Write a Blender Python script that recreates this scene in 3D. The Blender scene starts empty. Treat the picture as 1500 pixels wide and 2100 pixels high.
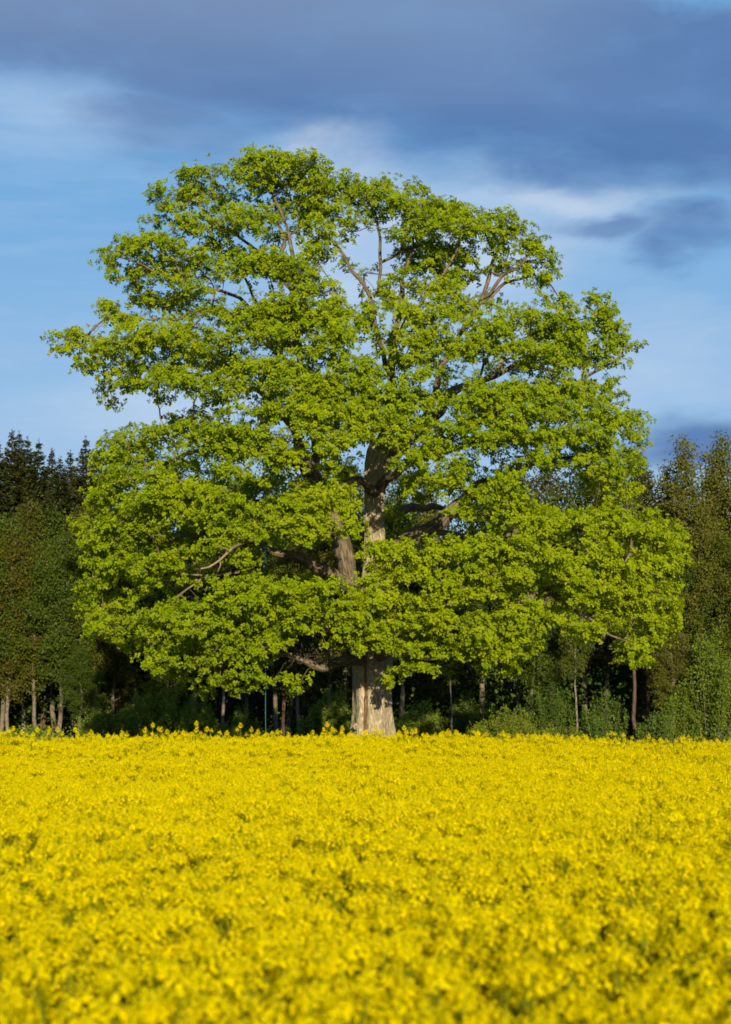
import bpy, math, random
import numpy as np
from mathutils import Vector, noise as mnoise

random.seed(7)
RNG = np.random.default_rng(11)
sc = bpy.context.scene
COL = sc.collection

# ------------------------------------------------------------------ camera
FPX = 3530.0                       # focal length in photo pixels (1500 x 2100)
PITCH = math.radians(5.9)
CAM = np.array([0.0, 0.0, 2.0])
cam_d = bpy.data.cameras.new("camera")
cam = bpy.data.objects.new("camera", cam_d)
COL.objects.link(cam)
cam.location = CAM
cam.rotation_euler = (math.pi / 2 + PITCH, 0, 0)
cam_d.sensor_fit = 'VERTICAL'
cam_d.sensor_height = 36.0
cam_d.sensor_width = 36.0
cam_d.lens = FPX / 2100 * 36.0
cam_d.clip_end = 6000
cam_d.dof.use_dof = True
cam_d.dof.focus_distance = 58.0
cam_d.dof.aperture_fstop = 3.8
sc.camera = cam

# ------------------------------------------------------------------ sun, sky, exposure
SUN_EL = 14.0
SUN_AZ = 172.0                     # degrees clockwise from +Y (the view direction): behind the camera, a little right
sun_d = bpy.data.lights.new("sun", 'SUN')
sun_d.energy = 4.7
sun_d.angle = math.radians(0.55)
sun_d.color = (1.0, 0.87, 0.66)
sun = bpy.data.objects.new("sun", sun_d)
COL.objects.link(sun)
_a, _e = math.radians(SUN_AZ), math.radians(SUN_EL)
to_sun = Vector((math.sin(_a) * math.cos(_e), math.cos(_a) * math.cos(_e), math.sin(_e)))
sun.rotation_euler = to_sun.to_track_quat('Z', 'Y').to_euler()
sun.location = to_sun * 200

sc.view_settings.view_transform = 'Standard'
sc.view_settings.look = 'None'
sc.view_settings.gamma = 1.0
sc.view_settings.use_curve_mapping = False
EXPOSURE = 0.6
sc.view_settings.exposure = EXPOSURE
SKY_STRENGTH = 0.1
sc.cycles.diffuse_bounces = 8
sc.cycles.transmission_bounces = 8
sc.cycles.max_bounces = 16
sc.cycles.filter_width = 1.7


class Nodes:
    """small helper for building node trees"""
    def __init__(self, tree):
        self.t = tree
        tree.nodes.clear()

    def new(self, kind, **kw):
        n = self.t.nodes.new(kind)
        for k, v in kw.items():
            setattr(n, k, v)
        return n

    def put(self, sock, v):
        if isinstance(v, bpy.types.NodeSocket):
            self.t.links.new(v, sock)
        elif v is not None:
            sock.default_value = v

    def m(self, op, a, b=None, c=None, clamp=False):
        n = self.new('ShaderNodeMath', operation=op, use_clamp=clamp)
        for i, v in enumerate((a, b, c)):
            if v is not None:
                self.put(n.inputs[i], v)
        return n.outputs[0]

    def step(self, v, lo, hi):
        n = self.new('ShaderNodeMapRange', interpolation_type='SMOOTHSTEP')
        self.put(n.inputs[0], v)
        self.put(n.inputs[1], lo)
        self.put(n.inputs[2], hi)
        return n.outputs[0]

    def mix(self, f, a, b, blend='MIX'):
        n = self.new('ShaderNodeMix', data_type='RGBA', blend_type=blend)
        self.put(n.inputs[0], f)
        self.put(n.inputs[6], a)
        self.put(n.inputs[7], b)
        return n.outputs[2]

    def noise(self, vec, scale, detail=4.0, rough=0.55, dist=0.0):
        n = self.new('ShaderNodeTexNoise')
        self.put(n.inputs['Vector'], vec)
        n.inputs['Scale'].default_value = scale
        n.inputs['Detail'].default_value = detail
        n.inputs['Roughness'].default_value = rough
        n.inputs['Distortion'].default_value = dist
        return n

    def vmul(self, v, s):
        n = self.new('ShaderNodeVectorMath', operation='MULTIPLY')
        self.put(n.inputs[0], v)
        n.inputs[1].default_value = s
        return n.outputs[0]


def lin(r, g, b):
    f = lambda c: (c / 255 / 12.92) if c / 255 <= 0.04045 else ((c / 255 + 0.055) / 1.055) ** 2.4
    return (f(r), f(g), f(b), 1.0)


def sky_col(r, g, b):
    k = 1.0 / SKY_STRENGTH / (2 ** EXPOSURE)
    c = lin(r, g, b)
    return (c[0] * k, c[1] * k, c[2] * k, 1.0)


world = bpy.data.worlds.new("World")
sc.world = world
world.use_nodes = True
W = Nodes(world.node_tree)
sky = W.new('ShaderNodeTexSky', sky_type='NISHITA')
sky.sun_disc = False
sky.sun_elevation = math.radians(SUN_EL)
sky.sun_rotation = math.radians(SUN_AZ)
sky.air_density = 1.0
sky.dust_density = 0.6
sky.ozone_density = 1.6
tc = W.new('ShaderNodeTexCoord')
D0 = tc.outputs['Generated']
sep = W.new('ShaderNodeSeparateXYZ')
W.put(sep.inputs[0], D0)
DX, DY, DZ = sep.outputs
AZ = W.m('MULTIPLY', W.m('ARCTAN2', DX, DY), 180 / math.pi)
EL = W.m('MULTIPLY', W.m('ARCSINE', DZ), 180 / math.pi)
flat = W.vmul(D0, (1.0, 1.0, 2.6))
big = W.noise(flat, 7.0, 5.0, 0.55)
fine = W.noise(flat, 17.0, 4.0, 0.5, 0.3)
soft = W.noise(W.vmul(D0, (1.0, 1.0, 3.2)), 3.2, 3.0, 0.5)
streak = W.noise(W.vmul(D0, (1.0, 1.0, 8.0)), 9.0, 5.0, 0.6, 0.3)
bs = W.new('ShaderNodeSeparateColor')
W.put(bs.inputs[0], big.outputs['Color'])
fs = W.new('ShaderNodeSeparateColor')
W.put(fs.inputs[0], fine.outputs['Color'])
wob = lambda s1, s2, k1, k2: W.m('ADD', W.m('MULTIPLY', W.m('SUBTRACT', s1, 0.5), k1), W.m('MULTIPLY', W.m('SUBTRACT', s2, 0.5), k2))
U = W.m('ADD', AZ, wob(bs.outputs[0], fs.outputs[0], 7.0, 1.6))
V = W.m('ADD', EL, wob(bs.outputs[1], fs.outputs[1], 3.6, 1.6))


def ang(px, py):
    return (math.degrees(math.atan((px - 750) / FPX)), math.degrees(PITCH + math.atan((1050 - py) / FPX)))


def blob(px, py, rx, ry, lo=0.25, hi=1.25):
    u0, v0 = ang(px, py)
    k = math.degrees(1 / FPX)
    a = W.m('DIVIDE', W.m('SUBTRACT', U, u0), rx * k)
    b = W.m('DIVIDE', W.m('SUBTRACT', V, v0), ry * k)
    d = W.m('SQRT', W.m('ADD', W.m('MULTIPLY', a, a), W.m('MULTIPLY', b, b)))
    return W.m('SUBTRACT', 1.0, W.step(d, lo, hi))


# clear air: the Nishita sky, paler towards the horizon with thin streaks of high cloud
tone = W.mix(1.0, sky.outputs[0], (1.0, 1.0, 1.0, 1), 'MULTIPLY')
base = W.mix(0.75, tone, sky_col(98, 162, 217))
pale = W.m('SUBTRACT', 1.0, W.step(EL, 6.0, 17.0))
st = W.step(streak.outputs[0], 0.38, 0.72)
haze_f = W.m('ADD', W.m('MULTIPLY', pale, 0.52), W.m('MULTIPLY', st, 0.22), clamp=True)
c = W.mix(haze_f, base, sky_col(174, 201, 231))
# lit thin veil on the right and under the deck
veil = W.m('ADD', W.m('MULTIPLY', blob(1000, 450, 420, 150), 0.7), W.m('MULTIPLY', blob(690, 320, 180, 75), 0.95), clamp=True)
veil = W.m('ADD', veil, W.m('MULTIPLY', blob(90, 260, 280, 130), 0.42), clamp=True)
veil = W.m('ADD', veil, W.m('MULTIPLY', blob(820, 640, 420, 140), 0.6), clamp=True)
veil = W.m('ADD', veil, W.m('MULTIPLY', blob(330, 850, 330, 75), 0.75), clamp=True)
veil = W.m('ADD', veil, W.m('MULTIPLY', blob(850, 540, 300, 130), 0.7), clamp=True)
veil = W.m('ADD', veil, W.m('MULTIPLY', blob(1300, 720, 330, 120), 0.55), clamp=True)
veil = W.m('ADD', veil, W.m('MULTIPLY', blob(1150, 400, 330, 40), 0.5), clamp=True)
veil = W.m('MULTIPLY', veil, W.m('ADD', 0.55, W.m('MULTIPLY', W.step(fine.outputs[0], 0.3, 0.7), 0.45)))
c = W.mix(veil, c, sky_col(190, 210, 235))
# the heavy deck overhead, lower edge dropping to the right
edge = W.m('SUBTRACT', 17.7, W.m('MULTIPLY', W.m('MINIMUM', W.m('MAXIMUM', AZ, -16.0), 14.0), 0.125))
deck = W.step(W.m('SUBTRACT', V, edge), -0.9, 1.5)
hole = blob(1480, 0, 260, 45)
hole2 = W.m('MULTIPLY', blob(60, 255, 200, 90), 0.6)
deck = W.m('MULTIPLY', deck, W.m('SUBTRACT', 1.0, W.m('MULTIPLY', hole, 0.85)))
deck = W.m('MULTIPLY', deck, W.m('SUBTRACT', 1.0, hole2))
deck = W.m('MULTIPLY', deck, W.m('ADD', 0.82, W.m('MULTIPLY', W.step(fine.outputs[0], 0.25, 0.6), 0.18)))
small = W.m('MAXIMUM', W.m('MULTIPLY', blob(350, 255, 230, 95), .9), W.m('MAXIMUM', W.m('MULTIPLY', blob(1420, 492, 140, 80), 1.0), W.m('MULTIPLY', blob(1235, 480, 160, 42), .9)))
small = W.m('MAXIMUM', small, W.m('MAXIMUM', blob(1470, 910, 260, 75), W.m('MULTIPLY', blob(1330, 930, 180, 60), 0.8)))
small = W.m('MULTIPLY', small, W.m('ADD', 0.6, W.m('MULTIPLY', W.step(fine.outputs[0], 0.3, 0.62), 0.35)))
mask = W.m('MAXIMUM', deck, small)
gray = W.m('MULTIPLY', W.step(EL, 18.0, 23.5), W.m('SUBTRACT', 1.0, W.m('MULTIPLY', W.step(AZ, 2.0, 12.0), 0.7)))
ccol = W.mix(gray, sky_col(84, 122, 176), sky_col(122, 145, 182))
ccol = W.mix(W.m('MULTIPLY', W.step(soft.outputs[0], 0.4, 0.68), 0.5), ccol, sky_col(120, 146, 190))
c = W.mix(W.m('MULTIPLY', mask, 0.96), c, ccol)
bg = W.new('ShaderNodeBackground')
W.put(bg.inputs[0], c)
bg.inputs[1].default_value = SKY_STRENGTH
wo = W.new('ShaderNodeOutputWorld')
W.t.links.new(bg.outputs[0], wo.inputs[0])


# ------------------------------------------------------------------ helpers
def at(px, py, Y):
    """the point on the vertical plane y = Y that the photo shows at (px, py)"""
    cx, cy = (px - 750) / FPX, (1050 - py) / FPX
    dy = math.cos(PITCH) - cy * math.sin(PITCH)
    dz = math.sin(PITCH) + cy * math.cos(PITCH)
    t = Y / dy
    return np.array([cx * t, Y, CAM[2] + dz * t])


def sstep(a, b, x):
    t = np.clip((np.asarray(x, float) - a) / (b - a), 0, 1)
    return t * t * (3 - 2 * t)


def ground_z(x, y):
    x, y = np.asarray(x, float), np.asarray(y, float)
    near = -0.17 * sstep(0.5, 7, x) - 0.05 * sstep(-0.5, -7, x)
    near = (near - 0.135) * sstep(4, 22, y) * (1 - sstep(34, 55, y))
    return near - 0.95 * sstep(63, 84, y) + 0.03 * np.sin(x * 0.6) * np.cos(y * 0.37)


def tag(o, label=None, cat=None, group=None, kind=None):
    if label: o["label"] = label
    if cat: o["category"] = cat
    if group: o["group"] = group
    if kind: o["kind"] = kind
    return o


def link(o, parent=None):
    COL.objects.link(o)
    if parent is not None:
        o.parent = parent
    return o


def empty(name, loc, label, cat, group=None):
    o = bpy.data.objects.new(name, None)
    o.empty_display_size = 0.3
    o.location = loc
    return tag(link(o), label, cat, group)


class Geo:
    """triangles with per-vertex tint and bark coordinates, joined into one mesh"""
    def __init__(self):
        self.v, self.f, self.m, self.t, self.b, self.n = [], [], [], [], [], 0

    def add(self, v, f, mat=0, tint=None, bark=None):
        v = np.asarray(v, float).reshape(-1, 3)
        f = np.asarray(f, int).reshape(-1, 3)
        self.v.append(v)
        self.f.append(f + self.n)
        self.m.append(np.full(len(f), mat, int))
        self.t.append(np.zeros(len(v)) if tint is None else np.broadcast_to(np.asarray(tint, float), (len(v),)))
        self.b.append(v.copy() if bark is None else bark)
        self.n += len(v)

    def mesh(self, name, mats, smooth=False, origin=None):
        me = bpy.data.meshes.new(name)
        if self.n == 0:
            return me
        v = np.concatenate(self.v)
        if origin is not None:
            v = v - np.asarray(origin)
        f = np.concatenate(self.f)
        me.vertices.add(len(v))
        me.vertices.foreach_set("co", v.astype(np.float32).ravel())
        me.loops.add(len(f) * 3)
        me.loops.foreach_set("vertex_index", f.astype(np.int32).ravel())
        me.polygons.add(len(f))
        me.polygons.foreach_set("loop_start", np.arange(0, len(f) * 3, 3, dtype=np.int32))
        me.polygons.foreach_set("loop_total", np.full(len(f), 3, dtype=np.int32))
        me.polygons.foreach_set("material_index", np.concatenate(self.m).astype(np.int32))
        me.polygons.foreach_set("use_smooth", np.full(len(f), bool(smooth)))
        me.update(calc_edges=True)
        a = me.attributes.new("tint", 'FLOAT', 'POINT')
        a.data.foreach_set("value", np.concatenate(self.t).astype(np.float32))
        a = me.attributes.new("bark", 'FLOAT_VECTOR', 'POINT')
        a.data.foreach_set("vector", np.concatenate(self.b).astype(np.float32).ravel())
        for m in mats:
            me.materials.append(m)
        return me

    def build(self, name, mats, parent=None, smooth=False, origin=None):
        o = bpy.data.objects.new(name, self.mesh(name, mats, smooth, origin))
        return link(o, parent)


def unit(v):
    v = np.asarray(v, float)
    return v / np.maximum(np.linalg.norm(v, axis=-1, keepdims=True), 1e-9)


def tube(geo, P, R, sides=6, mat=0, rough=0.0, tint=0.0):
    """tapered tube along a polyline"""
    P, R = np.asarray(P, float), np.asarray(R, float)
    n = len(P)
    if n < 2: return
    T = np.empty_like(P)
    T[1:-1] = P[2:] - P[:-2]
    T[0], T[-1] = P[1] - P[0], P[-1] - P[-2]
    T = unit(T)
    a = np.array([0, 0, 1.0]) if abs(T[0][2]) < 0.8 else np.array([1.0, 0, 0])
    N = unit(np.cross(T[0], a))
    th = np.arange(sides) * 2 * math.pi / sides
    V = np.empty((n, sides, 3))
    B = np.empty((n, sides, 3))
    L = np.concatenate([[0], np.cumsum(np.linalg.norm(np.diff(P, axis=0), axis=1))])
    off = random.random() * 50
    for i in range(n):
        N = unit(N - T[i] * np.dot(N, T[i]))
        Bn = np.cross(T[i], N)
        r = R[i] * (1 + rough * RNG.normal(0, 1, sides)) if rough else R[i]
        V[i] = P[i] + (np.cos(th) * r)[:, None] * N + (np.sin(th) * r)[:, None] * Bn
        B[i, :, 0] = np.cos(th) * R[i]
        B[i, :, 1] = np.sin(th) * R[i]
        B[i, :, 2] = L[i] + off
    i0 = np.arange(n - 1)[:, None] * sides
    j = np.arange(sides)[None, :]
    j2 = (j + 1) % sides
    a_, b_, c_, d_ = i0 + j, i0 + j2, i0 + sides + j2, i0 + sides + j
    F = np.concatenate([np.stack([a_, b_, c_], -1).reshape(-1, 3), np.stack([a_, c_, d_], -1).reshape(-1, 3)])
    tip = np.array([[(n - 1) * sides + k, (n - 1) * sides + (k + 1) % sides, (n - 1) * sides + (k + 2) % sides] for k in range(0, sides - 2, 2)])
    F = np.concatenate([F, tip]) if sides < 5 else F
    geo.add(V.reshape(-1, 3), F, mat, tint, B.reshape(-1, 3))


def spline(P, step):
    """Catmull-Rom through rows of P (any number of columns), spaced about step in the first three"""
    P = np.asarray(P, float)
    Q = np.vstack([2 * P[0] - P[1], P, 2 * P[-1] - P[-2]])
    out = []
    for i in range(1, len(Q) - 2):
        k = max(2, int(np.linalg.norm(Q[i + 1, :3] - Q[i, :3]) / step))
        t = np.linspace(0, 1, k, endpoint=False)[:, None]
        p0, p1, p2, p3 = Q[i - 1], Q[i], Q[i + 1], Q[i + 2]
        out.append(0.5 * (2 * p1 + (p2 - p0) * t + (2 * p0 - 5 * p1 + 4 * p2 - p3) * t ** 2 + (3 * p1 - p0 - 3 * p2 + p3) * t ** 3))
    out.append(P[-1:])
    return np.vstack(out)


def leaves(geo, B, Dr, N, L, Wd, tint, mat=0, fold=0.18):
    """folded leaves: base, widest pair, tip"""
    n = len(B)
    if n == 0: return
    Dr = unit(Dr)
    S = unit(np.cross(Dr, N))
    N = np.cross(S, Dr)
    L, Wd = np.broadcast_to(L, (n,))[:, None], np.broadcast_to(Wd, (n,))[:, None]
    mid = B + Dr * L * 0.58 + N * Wd * fold
    V = np.stack([B, mid + S * Wd * 0.5, B + Dr * L - N * L * 0.08, mid - S * Wd * 0.5], 1)
    i = np.arange(n)[:, None] * 4
    F = np.concatenate([i + np.array([[0, 1, 2]]), i + np.array([[0, 2, 3]])])
    geo.add(V.reshape(-1, 3), F, mat, np.repeat(np.broadcast_to(tint, (n,)), 4))


# ------------------------------------------------------------------ materials
def leaf_mat(name, ca, cb, cc, trans=0.35, gloss=0.06, rough=0.5, patch=0.25, hue=0.0):
    """leaf colour runs ca > cb > cc with the per-leaf tint, shifted by broad patches"""
    m = bpy.data.materials.new(name)
    m.use_nodes = True
    n = Nodes(m.node_tree)
    at_ = n.new('ShaderNodeAttribute', attribute_name="tint")
    co = n.new('ShaderNodeTexCoord')
    nz = n.noise(co.outputs['Object'], 0.55, 2.0)
    oi = n.new('ShaderNodeObjectInfo')
    v = n.m('ADD', at_.outputs['Fac'], n.m('MULTIPLY', n.m('SUBTRACT', nz.outputs[0], 0.5), patch * 2), clamp=True)
    v = n.m('ADD', v, n.m('MULTIPLY', n.m('SUBTRACT', oi.outputs['Random'], 0.5), 0.25), clamp=True)
    r = n.new('ShaderNodeValToRGB')
    r.color_ramp.elements[0].color = (*ca, 1)
    r.color_ramp.elements[1].color = (*cc, 1)
    e = r.color_ramp.elements.new(0.5)
    e.color = (*cb, 1)
    n.put(r.inputs[0], v)
    oc = n.mix(n.m('MULTIPLY', n.step(oi.outputs['Random'], .45, .95), hue), r.outputs[0], n.mix(1.0, r.outputs[0], (1.12, .98, .85, 1), 'MULTIPLY'))
    p = n.new('ShaderNodeBsdfPrincipled')
    n.put(p.inputs['Base Color'], oc)
    p.inputs['Roughness'].default_value = rough
    p.inputs['Specular IOR Level'].default_value = gloss * 5
    t = n.new('ShaderNodeBsdfTranslucent')
    n.put(t.inputs[0], n.mix(1.0, oc, (1.15, 1.1, 0.6, 1), 'MULTIPLY'))
    mx = n.new('ShaderNodeMixShader')
    mx.inputs[0].default_value = trans
    n.t.links.new(p.outputs[0], mx.inputs[1])
    n.t.links.new(t.outputs[0], mx.inputs[2])
    o = n.new('ShaderNodeOutputMaterial')
    n.t.links.new(mx.outputs[0], o.inputs[0])
    return m


def bark_mat(name, dark, lightc, warm, sx=16.0, sz=2.2, bump=0.6, moss=None):
    m = bpy.data.materials.new(name)
    m.use_nodes = True
    n = Nodes(m.node_tree)
    at_ = n.new('ShaderNodeAttribute', attribute_name="bark")
    v = n.vmul(at_.outputs['Vector'], (sx, sx, sz))
    a = n.noise(v, 1.0, 5.0, 0.6, 0.5)
    b = n.noise(n.vmul(at_.outputs['Vector'], (1.6, 1.6, 0.9)), 1.0, 3.0)
    k = n.noise(v, 3.4, 4.0, 0.65)
    f = n.step(a.outputs[0], 0.34, 0.62)
    col = n.mix(f, (*dark, 1), (*lightc, 1))
    col = n.mix(n.m('MULTIPLY', n.step(b.outputs[0], 0.42, 0.68), 0.65), col, (*warm, 1))
    col = n.mix(n.m('MULTIPLY', n.step(k.outputs[0], 0.5, 0.75), 0.3), col, (*dark, 1))
    if moss:
        g = n.noise(at_.outputs['Vector'], 1.3, 4.0)
        col = n.mix(n.m('MULTIPLY', n.step(g.outputs[0], 0.5, 0.66), 0.55), col, (*moss, 1))
    bp = n.new('ShaderNodeBump')
    bp.inputs['Strength'].default_value = bump
    bp.inputs['Distance'].default_value = 0.05
    n.put(bp.inputs['Height'], n.m('ADD', f, n.m('MULTIPLY', k.outputs[0], 0.5)))
    p = n.new('ShaderNodeBsdfPrincipled')
    n.put(p.inputs['Base Color'], col)
    n.put(p.inputs['Normal'], bp.outputs[0])
    p.inputs['Roughness'].default_value = 0.9
    p.inputs['Specular IOR Level'].default_value = 0.15
    o = n.new('ShaderNodeOutputMaterial')
    n.t.links.new(p.outputs[0], o.inputs[0])
    return m


def plain_mat(name, ca, cb, scale=6.0, rough=0.7):
    m = bpy.data.materials.new(name)
    m.use_nodes = True
    n = Nodes(m.node_tree)
    co = n.new('ShaderNodeTexCoord')
    nz = n.noise(co.outputs['Object'], scale, 5.0, 0.6)
    p = n.new('ShaderNodeBsdfPrincipled')
    n.put(p.inputs['Base Color'], n.mix(n.step(nz.outputs[0], 0.3, 0.7), (*ca, 1), (*cb, 1)))
    p.inputs['Roughness'].default_value = rough
    p.inputs['Specular IOR Level'].default_value = 0.2
    o = n.new('ShaderNodeOutputMaterial')
    n.t.links.new(p.outputs[0], o.inputs[0])
    return m


M_OAK_LEAF = leaf_mat("oak_leaf", (0.1625, 0.253, 0.002759), (0.2737, 0.3586, 0.003678), (0.3764, 0.4368, 0.005519), 0.5, 0.02, 0.6, 0.22)
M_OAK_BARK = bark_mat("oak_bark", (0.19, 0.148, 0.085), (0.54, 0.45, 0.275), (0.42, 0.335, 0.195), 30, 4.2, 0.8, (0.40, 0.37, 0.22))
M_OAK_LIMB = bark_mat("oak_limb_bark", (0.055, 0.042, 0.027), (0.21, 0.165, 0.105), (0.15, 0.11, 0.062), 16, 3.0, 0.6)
M_DEAD = bark_mat("dead_wood", (0.16, 0.11, 0.065), (0.38, 0.28, 0.17), (0.28, 0.20, 0.12), 30, 4.0, 0.4)
M_SEAM = bark_mat("seam_wood", (0.07, 0.042, 0.022), (0.22, 0.135, 0.07), (0.15, 0.09, 0.045), 20, 3, .5)
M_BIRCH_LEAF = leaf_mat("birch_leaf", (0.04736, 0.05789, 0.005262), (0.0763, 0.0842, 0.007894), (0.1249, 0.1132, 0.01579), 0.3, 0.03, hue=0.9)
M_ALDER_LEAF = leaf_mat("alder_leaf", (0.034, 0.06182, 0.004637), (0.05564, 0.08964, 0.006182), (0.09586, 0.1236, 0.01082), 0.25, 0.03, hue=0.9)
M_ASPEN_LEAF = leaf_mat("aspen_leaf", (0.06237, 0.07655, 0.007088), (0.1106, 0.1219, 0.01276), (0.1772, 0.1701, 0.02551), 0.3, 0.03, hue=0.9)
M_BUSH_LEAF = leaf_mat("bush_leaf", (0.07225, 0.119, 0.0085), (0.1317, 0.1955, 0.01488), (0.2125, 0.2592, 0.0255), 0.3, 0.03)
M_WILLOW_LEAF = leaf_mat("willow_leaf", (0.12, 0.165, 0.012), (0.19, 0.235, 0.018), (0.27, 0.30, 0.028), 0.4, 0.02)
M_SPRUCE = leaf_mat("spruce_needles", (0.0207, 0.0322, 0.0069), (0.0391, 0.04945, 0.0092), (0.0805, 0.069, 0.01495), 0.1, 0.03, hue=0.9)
M_TRUNK_GREY = bark_mat("grey_trunk_bark", (0.055, 0.043, 0.028), (0.23, 0.185, 0.125), (0.16, 0.125, 0.075), 20, 4, 0.4, (0.08, 0.09, 0.04))
M_TRUNK_PALE = bark_mat("birch_bark", (0.05, 0.042, 0.03), (0.24, 0.205, 0.145), (0.15, 0.12, 0.075), 9, 7, 0.3)
M_TRUNK_RED = bark_mat("pine_bark", (0.045, 0.028, 0.019), (0.145, 0.092, 0.060), (0.11, 0.072, 0.047), 18, 4, 0.5)
M_PETAL = leaf_mat("rapeseed_petal", (0.72, 0.585, 0.0), (0.83, 0.685, 0.0), (0.90, 0.755, 0.001), 0.42, 0.0, 0.8, 0.05)
M_BUD = leaf_mat("rapeseed_bud", (0.34, 0.31, 0.003), (0.46, 0.41, 0.004), (0.58, 0.49, 0.004), 0.2, 0.0, 0.8)
M_STEM = leaf_mat("rapeseed_stem", (0.09, 0.11, 0.006), (0.14, 0.155, 0.007), (0.20, 0.20, 0.008), 0.1, 0.0, 0.8)
M_CROP_LEAF = leaf_mat("rapeseed_leaf", (0.04, 0.08, 0.026), (0.06, 0.105, 0.034), (0.09, 0.14, 0.042), 0.25, 0.03)
M_GROUND = plain_mat("ground_soil_and_grass", (0.030, 0.034, 0.012), (0.075, 0.060, 0.034), 1.5, 0.95)
M_ROPE = plain_mat("teal_rope", (0.04, 0.14, 0.15), (0.08, 0.21, 0.21), 40, 0.8)
M_UNDER = leaf_mat("undergrowth_leaf", (0.03658, 0.07315, 0.009975), (0.07648, 0.1264, 0.0133), (0.153, 0.2127, 0.0266), 0.25, 0.03)

# ------------------------------------------------------------------ ground
def axis(lo, hi, fine_lo, fine_hi, step):
    a = list(np.arange(fine_lo, fine_hi + 1e-6, step))
    s, v = step, fine_hi
    while v < hi:
        s *= 1.5
        v = min(hi, v + s)
        a.append(v)
    s, v = step, fine_lo
    while v > lo:
        s *= 1.5
        v = max(lo, v - s)
        a.insert(0, v)
    return np.array(a)


gx, gy = axis(-2500, 2500, -24, 24, 1.0), axis(-200, 3500, 0, 130, 1.0)
X, Y = np.meshgrid(gx, gy)
Z = ground_z(X, Y)
V = np.stack([X, Y, Z], -1).reshape(-1, 3)
nx = len(gx)
i = (np.arange(len(gy) - 1)[:, None] * nx + np.arange(nx - 1)[None, :]).ravel()
g = Geo()
g.add(V, np.concatenate([np.stack([i, i + 1, i + nx + 1], 1), np.stack([i, i + nx + 1, i + nx], 1)]))
ground = tag(g.build("ground", [M_GROUND], None, True), kind="structure")

# ------------------------------------------------------------------ the oak
OY = 60.0                                   # distance of the trunk
PX = OY / FPX                               # metres per photo pixel there
OUT = np.array([[298, 530, 660], [340, 450, 745], [380, 350, 870], [430, 295, 1060], [480, 240, 1120], [520, 190, 1140], [580, 225, 1145],
                [620, 195, 1240], [660, 190, 1290], [690, 105, 1305], [740, 150, 1290], [800, 200, 1290], [840, 220, 1320], [900, 200, 1330],
                [950, 185, 1335], [1000, 170, 1300], [1060, 155, 1350], [1120, 150, 1420], [1180, 160, 1390], [1240, 150, 1400],
                [1300, 165, 1400], [1350, 260, 1360], [1400, 380, 1050], [1430, 420, 610]], float)


def crown_depth(px, py):
    """half depth (m) of the crown at a place in its outline"""
    l = np.interp(py, OUT[:, 0], OUT[:, 1])
    r = np.interp(py, OUT[:, 0], OUT[:, 2])
    rel = np.clip((px - (l + r) / 2) / ((r - l) / 2), -1, 1)
    hd = np.interp(py, [300, 420, 600, 800, 1000, 1150, 1300, 1430], [1.5, 4.0, 6.0, 7.5, 8.5, 8.8, 7.0, 4.0])
    return hd * np.sqrt(1 - rel ** 2)


# trunk and main stem: px, py, radius px
TR = [(768, 1552, 60), (766, 1530, 50), (764, 1505, 41.5), (763, 1470, 37.5), (762, 1420, 36), (761, 1385, 37), (762, 1345, 40), (764, 1300, 37),
      (766, 1240, 31), (768, 1180, 25), (768, 1120, 20), (768, 1050, 18.5), (770, 1000, 20), (775, 962, 24), (780, 930, 25), (785, 900, 20)]
tr = np.array([[*at(a, b, OY), r * PX] for a, b, r in TR])
tr = spline(tr, 0.09)
oak = empty("oak_tree", (tr[0, 0], OY, float(ground_z(tr[0, 0], OY))), "huge old oak with bright spring leaves standing alone behind the yellow field", "tree")
oak_o = np.array(oak.location)


def oak_trunk():
    S = 120
    n = len(tr)
    th = np.linspace(0, 2 * math.pi, S, endpoint=False)
    V, B = np.empty((n, S, 3)), np.empty((n, S, 3))
    for i in range(n):
        z = tr[i, 2]
        for j in range(S):
            c, s = math.cos(th[j]), math.sin(th[j])
            r = tr[i, 3]
            low = math.exp(-max(0, z - 0.2) / 1.3)
            # buttress lobes, long fissures, plates
            d = 0.10 * low * math.sin(5 * th[j] + 0.7) + 0.05 * math.sin(3 * th[j] + z * 0.35) * min(1, r / 0.5)
            p = Vector((c * r * 7.0, s * r * 7.0, z * 1.1))
            rid = 1 - abs(mnoise.noise(p)) * 2
            rid2 = 1 - abs(mnoise.noise(Vector((c * r * 17, s * r * 17, z * 3.0 + 9)))) * 2
            d += 0.035 * rid + 0.018 * rid2
            # the seam: a deep groove up the front, a little left of the middle
            a = (th[j] - (math.pi * 1.5 - 0.36 - 0.03 * math.sin(z * 2))) * r
            a = (a + math.pi * r) % (2 * math.pi * r) - math.pi * r
            if z < 4.2:
                d -= 0.15 * math.exp(-(a / 0.075) ** 2) * min(1, max(0, (4.2 - z) / 1.0))
                d += 0.035 * math.exp(-((abs(a) - 0.16) / 0.07) ** 2)
            rr = r + d * min(1.0, r / 0.4)
            V[i, j] = (tr[i, 0] + c * rr, tr[i, 1] + s * rr, z)
            B[i, j] = (c * r, s * r, z)
    gg = Geo()
    i0 = np.arange(n - 1)[:, None] * S
    j = np.arange(S)[None, :]
    j2 = (j + 1) % S
    q = [i0 + j, i0 + j2, i0 + S + j2, i0 + S + j]
    gg.add(V.reshape(-1, 3), np.concatenate([np.stack([q[0], q[1], q[2]], -1).reshape(-1, 3), np.stack([q[0], q[2], q[3]], -1).reshape(-1, 3)]), 0, 0, B.reshape(-1, 3))
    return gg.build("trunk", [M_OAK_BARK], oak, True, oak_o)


oak_trunk()
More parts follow.
